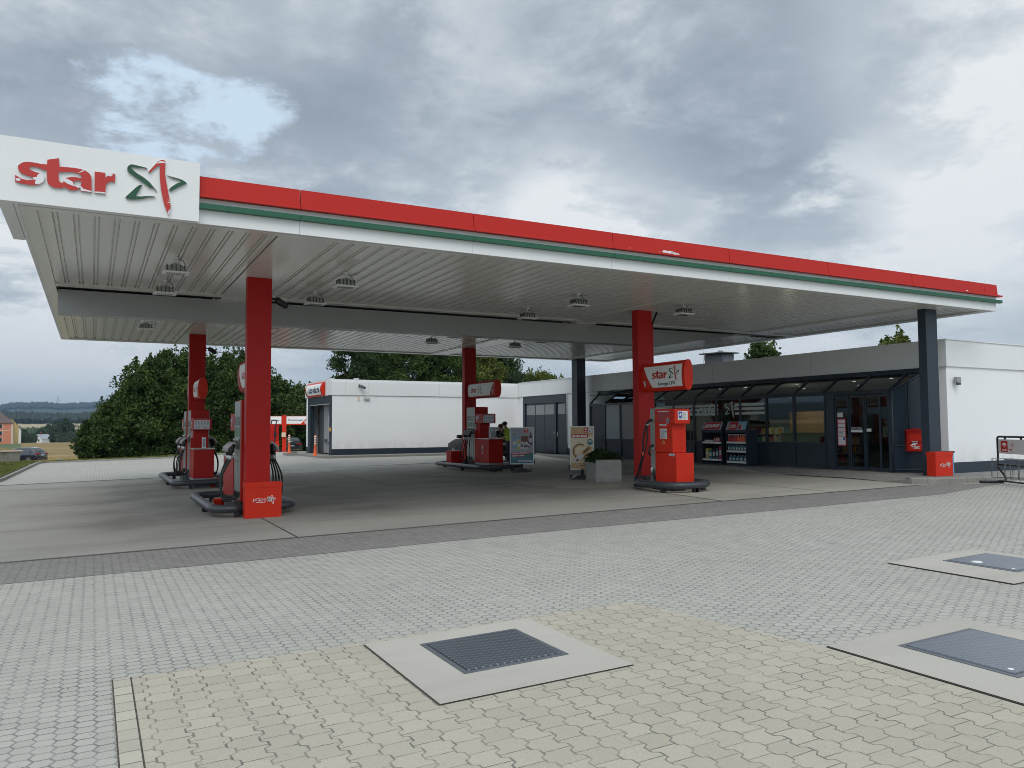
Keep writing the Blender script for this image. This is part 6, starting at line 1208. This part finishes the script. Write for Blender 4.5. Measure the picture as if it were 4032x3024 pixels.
# ---------------------------------------------------------------- trees
def tree(loc, h, w_, label, mt='leaf_maple', n=9000, size=.16, seed=1, name='broadleaf_tree', group=None, base=.08, shoots=10, lobes=16, trunk=.14, shape=1.0, fill=.5):
    q = np.random.RandomState(seed); t = thing(name, label, 'tree', loc, q.uniform(0, 6), group)
    LB = []
    for i in range(lobes):
        z = base + (1 - base) * (i + .5) / lobes; ph = i * 2.4 + q.uniform(-.5, .5); prof = math.sin(math.pi * min(1, (z - base * .6) * .92 + .12)) ** (.7 * shape)
        r = w_ / 2 * prof * q.uniform(.35, .72); LB.append((r * math.cos(ph), r * math.sin(ph), z * h * .95, w_ * .5 * q.uniform(.34, .50) * (.55 + .5 * prof)))
    LB = np.array(LB); k = q.randint(0, lobes, n); d = q.normal(size=(n, 3)); d /= np.linalg.norm(d, axis=1)[:, None]
    rad = LB[k, 3] * (q.uniform(0, 1, n) ** (1 - fill)) * .92  * (1 + .16 * np.sin(d[:, 0] * 7 + k) + .14 * np.sin(d[:, 2] * 9 + k * 2))
    p = LB[k, :3] + d * rad[:, None] * np.array([1, 1, .85]); clump = q.normal(size=(n // 14 + 1, 3)) * size * .9
    p += clump[np.arange(n) // 14 % len(clump)] * .35
    ex = []
    for i in range(shoots):
        a = q.uniform(0, 6.28); r = w_ * .36 * math.sqrt(q.uniform(0, 1)); top = h * (1.06 - .22 * (r / (w_ * .36)) ** 2) ; L = q.uniform(.07, .17) * h
        for j in range(int(n / 380)): f = q.uniform(0, 1) ** 1.6; rr_ = (1.05 - f) * .055 * w_; ex.append((r * math.cos(a) + q.normal() * rr_, r * math.sin(a) + q.normal() * rr_, top - L * .75 + f * L + q.normal() * .03))
    if ex: p = np.concatenate([p, np.array(ex)])
    p = p[p[:, 2] > .05 * h]
    leaves('crown', p, mt, size, t, seed)
    m = MB(); m.tube([(0, 0, -.2), (.02 * w_, 0, h * .25), (-.02 * w_, .02 * w_, h * .55), (0, 0, h * .85)], [trunk, trunk * .8, trunk * .5, trunk * .15], 'bark', 8)
    for i in range(min(9, lobes)):
        l = LB[i * lobes // min(9, lobes)]; z0_ = max(.1 * h, l[2] - .25 * h); m.tube([(0, 0, z0_), (l[0] * .5, l[1] * .5, z0_ + (l[2] - z0_) * .6), (l[0], l[1], l[2])], [trunk * .4, trunk * .25, trunk * .1], 'bark', 5)
    m.build('trunk', t); return t
def at(px, D):
    """point on the ray through photo column px at Y=D, from the surveyed directions"""
    X = [0, 400, 800, 1200, 1600, 2000, 2400, 2800, 3200, 3600, 4032]; 
    v = _f + _r * ((px - 2016) / 3077.42); return (v.x / v.y * D, D)
# the row of maples behind the rear kerb: photo column, distance, height, width
row = [(395, 57, 3.6, 3.4), (455, 56, 4.6, 3.6), (520, 56.5, 6.3, 4.2), (585, 56, 7.9, 4.6), (655, 57, 8.5, 5.0), (735, 56.5, 8.3, 5.0), (815, 57.5, 8.6, 5.0), (895, 57, 8.3, 5.0), (965, 58, 8.6, 4.8), (1035, 60, 7.8, 4.4)]
desc = ['lowest bush like maple at the left end of the tree row', 'small maple beside the lowest bush, left in the tree row', 'third maple from the left where the row rises', 'fourth maple from the left, tall, left of the far left column', 'fifth maple from the left, tall, just left of the far left column', 'sixth maple, behind the far left pump and column', 'seventh maple, between the far left column and the nearest column', 'eighth maple, just left of the nearest column', 'ninth maple, behind the nearest red column', 'last maple of the row, just right of the nearest column']
for i, (px, D, h, w_) in enumerate(row):
    x, y = at(px, D); tree((x, y, gz(x, y) - .0), h * (.88 if i % 3 else .82), w_ * .98, desc[i], 'leaf_maple', 18000, .10, 20 + i, 'maple_tree', 'row of maples behind the rear kerb', .0, 10, 20, .10)
for i, (px, D, h, w_, l) in enumerate(((1095, 66, 6.6, 4.6, 'lower maple right of the nearest column above the Wasser board'), (1165, 72, 6.4, 5.2, 'low maple behind the Staubsauger board'), (1225, 70, 6.5, 4.6, 'low maple at the left edge of the wash hall'))):
    x, y = at(px, D); tree((x, y, terr(x, y)), h, w_ * 1.15, l, 'leaf_maple', 9000, .15, 50 + i, 'maple_tree', None, .0, 10, 16, .1)
# hedge at the far edge of the paving
hx = [at(p, 62.5) for p in (1040, 1090, 1140, 1190, 1240)]
for i, (x, y) in enumerate(hx): tree((x, y + 3, terr(x, y)), 2.3, 3.6, ['leftmost', 'second', 'middle', 'fourth', 'rightmost'][i] + ' dark hedge bush behind the vacuum station', 'leaf_dark', 4500, .11, 70 + i, 'hedge_bush', 'hedge bushes behind the vacuum station', .0, 0, 10, .06, .6)
# trees behind the wash hall
back = [(1300, 58, 5.9, 1.8, 'leaf_birch', 'thin sapling crown over the left corner of the wash hall'), (1345, 56, 6.9, 2.2, 'leaf_maple', 'small tree left of the big tree behind the wash hall'), (1400, 55, 9.2, 4.0, 'leaf_dark', 'big dark tree above the left camera on the wash hall'), (1465, 56, 9.4, 4.4, 'leaf_maple', 'big round tree right of the dark tree behind the wash hall'), (1530, 62, 9.6, 3.0, 'leaf_birch', 'airy birch with sky showing through behind the wash hall'), (1570, 63, 9.8, 2.8, 'leaf_birch', 'second airy birch, left of the dense trees behind the wash hall'), (1625, 55, 9.0, 4.2, 'leaf_maple', 'dense tree above the right camera of the wash hall'), (1690, 56, 9.3, 4.2, 'leaf_dark', 'dark dense tree over the right half of the wash hall'), (1755, 55, 9.0, 4.4, 'leaf_maple', 'broad tree just left of the far middle column'), (1840, 56, 8.8, 4.4, 'leaf_maple', 'broad tree behind the far middle column'), (1905, 54, 8.7, 3.8, 'leaf_yellow', 'lighter green tree right of the far middle column'), (1975, 56, 8.8, 4.4, 'leaf_dark', 'dark round tree above the star sign numbered seven'), (2050, 60, 8.2, 2.6, 'leaf_birch', 'bare topped grey birch above the inner roof corner'), (2115, 58, 7.9, 3.8, 'leaf_yellow', 'yellow green tree above the garage door'), (2180, 58, 7.6, 3.4, 'leaf_yellow', 'yellow green bush just left of the far navy column'), (2325, 62, 6.9, 2.6, 'leaf_birch', 'small drooping tree right of the far navy column'), (3010, 45, 6.45, 2.5, 'leaf_maple', 'green treetop above the shop roof right of the chimney'), (3245, 50, 6.15, 2.4, 'leaf_yellow', 'tiny treetop between the two larger ones over the shop roof'), (3530, 38, 5.75, 1.9, 'leaf_yellow', 'yellow green treetop left of the navy column by the shop corner')]
for i, (px, D, h, w_, mt_, l) in enumerate(back):
    x, y = at(px, D) if px < 2500 else (None, None)
    if x is None: v = _f + _r * ((px - 2016) / 3077.42); k = D / math.hypot(v.x, v.y); x, y = v.x * k, v.y * k
    h *= .80 if (2000 < px < 2500 or px < 1380) else (.93 if px < 2500 else .965); z0_ = max(-.4, terr(x, y)); tree((x, y, z0_), h - z0_, w_ * 1.15, l, mt_, 14000 if 'birch' not in mt_ else 4200, .10 if D < 60 else .11, 90 + i, 'birch_tree' if 'birch' in mt_ else 'broadleaf_tree', None, .25, 8, 18, .12, 1.0, .5 if 'birch' not in mt_ else .35)
# trees beside the verge low growth
def grass_tufts(name, poly, n, hgt, seed, mt='grass_leaf', zf=gz, dz=.09, wd=.012):
    q = np.random.RandomState(seed); xs = [p[0] for p in poly]; ys = [p[1] for p in poly]; out = []
    from mathutils.geometry import intersect_point_tri_2d
    tri = [[Vector(poly[i]) for i in t] for t in tessellate_polygon([[Vector((p[0], p[1], 0)) for p in poly]])]
    while len(out) < n:
        x = q.uniform(min(xs), max(xs)); y = q.uniform(min(ys), max(ys))
        if any(intersect_point_tri_2d((x, y), *t) for t in tri): out.append((x, y))
    vs = []; fs = []
    for x, y in out:
        z = zf(x, y) + dz; a = q.uniform(0, 6.28); h = hgt * q.uniform(.4, 1.3); c, s_ = math.cos(a) * wd, math.sin(a) * wd; lx, ly = q.normal() * h * .4, q.normal() * h * .4; i = len(vs)
        vs += [(x - c, y - s_, z - .02), (x + c, y + s_, z - .02), (x + lx, y + ly, z + h)]; fs.append((i, i + 1, i + 2))
    m = MB(); m.add(vs, fs, mt); me = bpy.data.meshes.new(name); me.from_pydata(m.v, [], m.f); me.materials.append(M[mt]); o = bpy.data.objects.new(name, me); C.objects.link(o); o['kind'] = 'stuff'; return o
grass_tufts('grass', [(-2.95, 32.7), (-2.62, 50.9), (-2.7, 52.3), (-9, 62), (-10, 40), (-3.3, 30.4)], 42000, .10, 5, wd=.014)
grass_tufts('grass', [(-2.6, 52.2), (4.2, 48.4), (6.9, 49.1), (8.1, 56), (-2.6, 58)], 30000, .09, 6, wd=.014)
mat('straw', (.42, .33, .15), .95, var=.3, vscale=.8)
grass_tufts('dry_grass', [(-4.0, 62), (3.4, 62), (5, 100), (-6.5, 100)], 26000, .16, 8, 'straw', terr, .12, .03)
def far_tree(az, r, h, w_, label, i, mt='leaf_far'):
    h *= .62; w_ *= .70; x, y = r * math.sin(R(az)), r * math.cos(R(az)); tree((x, y, terr(x, y)), h, w_, label, mt, 2600, h * .045, 200 + i, 'distant_tree', 'trees round the far village', .02, 0, 18, h * .02)
AZ = lambda px: math.degrees(math.atan2((_f + _r * ((px - 2016) / 3077.42)).x, (_f + _r * ((px - 2016) / 3077.42)).y))
ft = [(8, 470, 17, 14, 'dark far tree behind the orange house roof'), (30, 480, 19, 17, 'tallest far tree right of the orange house'), (55, 490, 16, 16, 'far tree right of the tallest one by the orange house'), (80, 500, 12, 13, 'far tree behind the row of small houses'), (100, 520, 13, 12, 'narrow far tree over the stubble field edge'), (120, 540, 9, 12, 'low far tree left of the white house'), (138, 600, 10, 10, 'round far tree just left of the white house'), (165, 640, 15, 18, 'broad far tree behind the left gable of the white house'), (195, 650, 20, 22, 'broad light green far tree behind the white house'), (228, 640, 23, 24, 'large light far tree right of the white house'), (262, 640, 27, 20, 'tall dark far tree, highest of the village clump'), (250, 590, 10, 14, 'low dense far tree before the red roofed house'), (285, 600, 12, 16, 'rounded far tree right of the red roofed house'), (318, 640, 12, 15, 'far tree before the gable at the right'), (345, 600, 11, 14, 'far tree at the left edge of the maple row'), (213, 560, 10, 7, 'dark conical far tree beside the white house')]
for i, (px, r, h, w_, l) in enumerate(ft): far_tree(AZ(px), r, h, w_, l, i, 'leaf_dark' if i in (0, 10, 15) else 'leaf_far')
# ---------------------------------------------------------------- far houses
def house(px, r, w_, d_, hw, hr, label, wall, roof, rz=0, wins=(), chim=False):
    az = AZ(px); x, y = r * math.sin(R(az)), r * math.cos(R(az)); t = thing('far_house', label, 'house', (x, y, terr(x, y)), -R(az) + rz); m = MB(); m.box(-w_ / 2, w_ / 2, 0, d_, -1, hw, wall)
    m.add([(-w_ / 2, 0, hw), (w_ / 2, 0, hw), (0, 0, hw + hr), (-w_ / 2, d_, hw), (w_ / 2, d_, hw), (0, d_, hw + hr)], [(0, 1, 2), (3, 5, 4)], wall); m.build('wall', t)
    m = MB(); e = .4; m.add([(-w_ / 2 - e, -e, hw - e * hr / w_ * 2), (0, -e, hw + hr + .1), (0, d_ + e, hw + hr + .1), (-w_ / 2 - e, d_ + e, hw - e * hr / w_ * 2)], [(0, 1, 2, 3)], roof); m.add([(w_ / 2 + e, -e, hw - e * hr / w_ * 2), (0, -e, hw + hr + .1), (0, d_ + e, hw + hr + .1), (w_ / 2 + e, d_ + e, hw - e * hr / w_ * 2)], [(0, 1, 2, 3)], roof); ro = m.build('roof', t)
    if chim: m = MB(); m.box(-.4, .4, d_ * .3, d_ * .3 + .8, hw + hr - .6, hw + hr + 1.4, 'roof_red'); m.build('chimney', ro)
    for (u, z, ww, hh) in wins: m = MB(); m.box(u - ww / 2, u + ww / 2, -.06, .02, z, z + hh, 'window_dark'); m.box(u - ww / 2 - .25, u - ww / 2, -.08, .02, z - .2, z + hh + .2, 'trim'); m.box(u + ww / 2, u + ww / 2 + .25, -.08, .02, z - .2, z + hh + .2, 'trim'); m.box(u - ww / 2, u + ww / 2, -.08, .02, z + hh, z + hh + .25, 'trim'); m.build('window', t)
    return t
# big orange house: hipped roof, three storeys, quoins
az = AZ(2); r = 420; x, y = r * math.sin(R(az)), r * math.cos(R(az)); t = thing('far_house', 'orange three storey house with hipped roof at the left edge', 'house', (x, y, terr(x, y)), -R(az)); m = MB(); m.box(-13, 5.2, 0, 12, -1, 9.3, 'house_orange'); m.box(4.6, 5.3, -.12, 12, -1, 9.3, 'trim'); m.box(-13, 5.3, -.1, 0, 5.9, 6.15, 'trim'); m.build('wall', t)
m = MB(); m.add([(-13.5, -.5, 9.3), (5.8, -.5, 9.3), (5.8, 12.5, 9.3), (-13.5, 12.5, 9.3), (-7, 6, 15.2), (-.4, 6, 15.2)], [(0, 1, 5, 4), (1, 2, 5), (2, 3, 4, 5), (3, 0, 4), (0, 3, 2, 1)], 'roof_brown'); rr = m.build('roof', t); m = MB(); m.box(-1.6, -.2, 5, 6, 13.5, 16.4, 'roof_red'); m.build('chimney', rr)
for u in (.6, -3.2, -7):
    for z in (1.0, 3.9, 7.0):
        m = MB(); m.box(u - .5, u + .5, -.06, .02, z, z + 1.7, 'window_dark'); m.box(u - .8, u - .5, -.09, .02, z - .2, z + 2.0, 'trim'); m.box(u + .5, u + .8, -.09, .02, z - .2, z + 2.0, 'trim'); m.build('window', t)
house(52, 432, 5.5, 9, 8.0, 3.6, 'yellow house with red roof beside the orange house', 'house_yellow', 'roof_red', .2, ((0, 1, 1, 1.3), (0, 4, 1, 1.3)))
house(68, 450, 4.5, 9, 6.5, 3.5, 'narrow white house at the end of the house row', 'house_white', 'roof_red', .2, ((0, 1.5, 1, 1.2),))
house(152, 610, 7.5, 9, 3.0, 2.7, 'small white house with grey gable roof beyond the field', 'house_white', 'p_grey', R(-42), ((-1.3, 1.0, 1.1, 1.3), (1.2, 1.0, 1.1, 1.3)), True)
house(225, 620, 9, 8, 1.8, 3.2, 'low red roofed house right of the white house', 'house_yellow', 'roof_red', R(80))
house(306, 680, 9, 12, 7.5, 5, 'grey gable roof between the far trees at the right', 'trim', 'roof_brown', R(25))
x, y = -33, 72; t = thing('street_house', 'cream house with red roof outside the left edge, mirrored in the shop window', 'house', (x, y, gz(x, y)), R(35)); m = MB(); m.box(-5, 5, -4, 4, -1, 6, 'house_cream'); m.build('wall', t)
m = MB(); m.prism([(-5.4, -4.4, 6), (-5.4, 4.4, 6), (-5.4, 0, 10)], (10.8, 0, 0), 'roof_red'); m.build('roof', t)
for u in (-3, 0, 3):
    for z in (1, 3.8): m = MB(); m.box(u - .5, u + .5, -4.05, -3.9, z, z + 1.4, 'window_dark'); m.build('window', t)
# far woods as one mass each, pylons on the ridge
def woods(name, r0, r1, a0, a1, n, s, seed):
    q = np.random.RandomState(seed); vs = []; fs = []; ico = [(0, 0, 1.1), (.9, 0, .3), (.28, .86, .35), (-.73, .53, .3), (-.73, -.53, .35), (.28, -.86, .3), (0, 0, -.6)]; IF = [(0, 1, 2), (0, 2, 3), (0, 3, 4), (0, 4, 5), (0, 5, 1), (6, 2, 1), (6, 3, 2), (6, 4, 3), (6, 5, 4), (6, 1, 5)]
    for _ in range(n):
        r = q.uniform(r0, r1); a = R(q.uniform(a0, a1)); x, y = r * math.sin(a), r * math.cos(a); z = terr(x, y); k = s * q.uniform(.7, 1.35); i = len(vs)
        vs += [(x + p[0] * k, y + p[1] * k, z + k * .8 + p[2] * k * q.uniform(1.0, 1.6)) for p in ico]; fs += [tuple(j + i for j in f) for f in IF]
    me = bpy.data.meshes.new(name); me.from_pydata(vs, [], fs); me.materials.append(M['woods' if 'woods' in name else 'leaf_far']); o = bpy.data.objects.new(name, me); C.objects.link(o); o['kind'] = 'stuff'; return o
woods('far_woods', 1660, 2080, -8, 16, 7000, 6.5, 1); woods('ridge_woods', 4700, 5080, -8, 18, 6000, 9, 2); woods('village_trees', 640, 840, -7, 3, 420, 3.6, 3)
for px, r, h, l in ((230, 4950, 55, 'left far power pylon on the wooded ridge'), (422, 4950, 50, 'right far power pylon on the wooded ridge beside the maples')):
    az = AZ(px); x, y = r * math.sin(R(az)), r * math.cos(R(az)); t = thing('power_pylon', l, 'pylon', (x, y, terr(x, y) + 10), -R(az)); m = MB()
    for s_ in (-1, 1): m.tube([(s_ * 7, 0, 0), (s_ * 1.2, 0, h)], .8, 'grey_mid', 4)
    for z in (.15, .35, .55): m.tube([(-7 + 5.8 * z, 0, h * z), (7 - 5.8 * (z + .2), 0, h * (z + .2))], .5, 'grey_mid', 4)
    for z, w_ in ((.5, 16), (.68, 11)): m.tube([(-w_, 0, h * z), (0, 0, h * (z + .06)), (w_, 0, h * z)], .6, 'grey_mid', 4)
    m.build('mast', t)
# ---------------------------------------------------------------- air
m = MB(); m.box(-12700, 12700, -12700, 12700, -18, 460, 'haze'); 
hm = bpy.data.materials.new('haze'); hm.use_nodes = True; g = G(hm.node_tree); hm.node_tree.nodes.clear(); pvn = g.node('ShaderNodeVolumePrincipled'); pvn.inputs['Color'].default_value = (.50, .72, 1.0, 1); pvn.inputs['Density'].default_value = .00010; pvn.inputs['Anisotropy'].default_value = .2
g.l.new(pvn.outputs[0], g.node('ShaderNodeOutputMaterial').inputs['Volume']); M['haze'] = hm
o = m.build('haze'); o['kind'] = 'stuff'; o['label'] = 'pale even haze over the far hills'
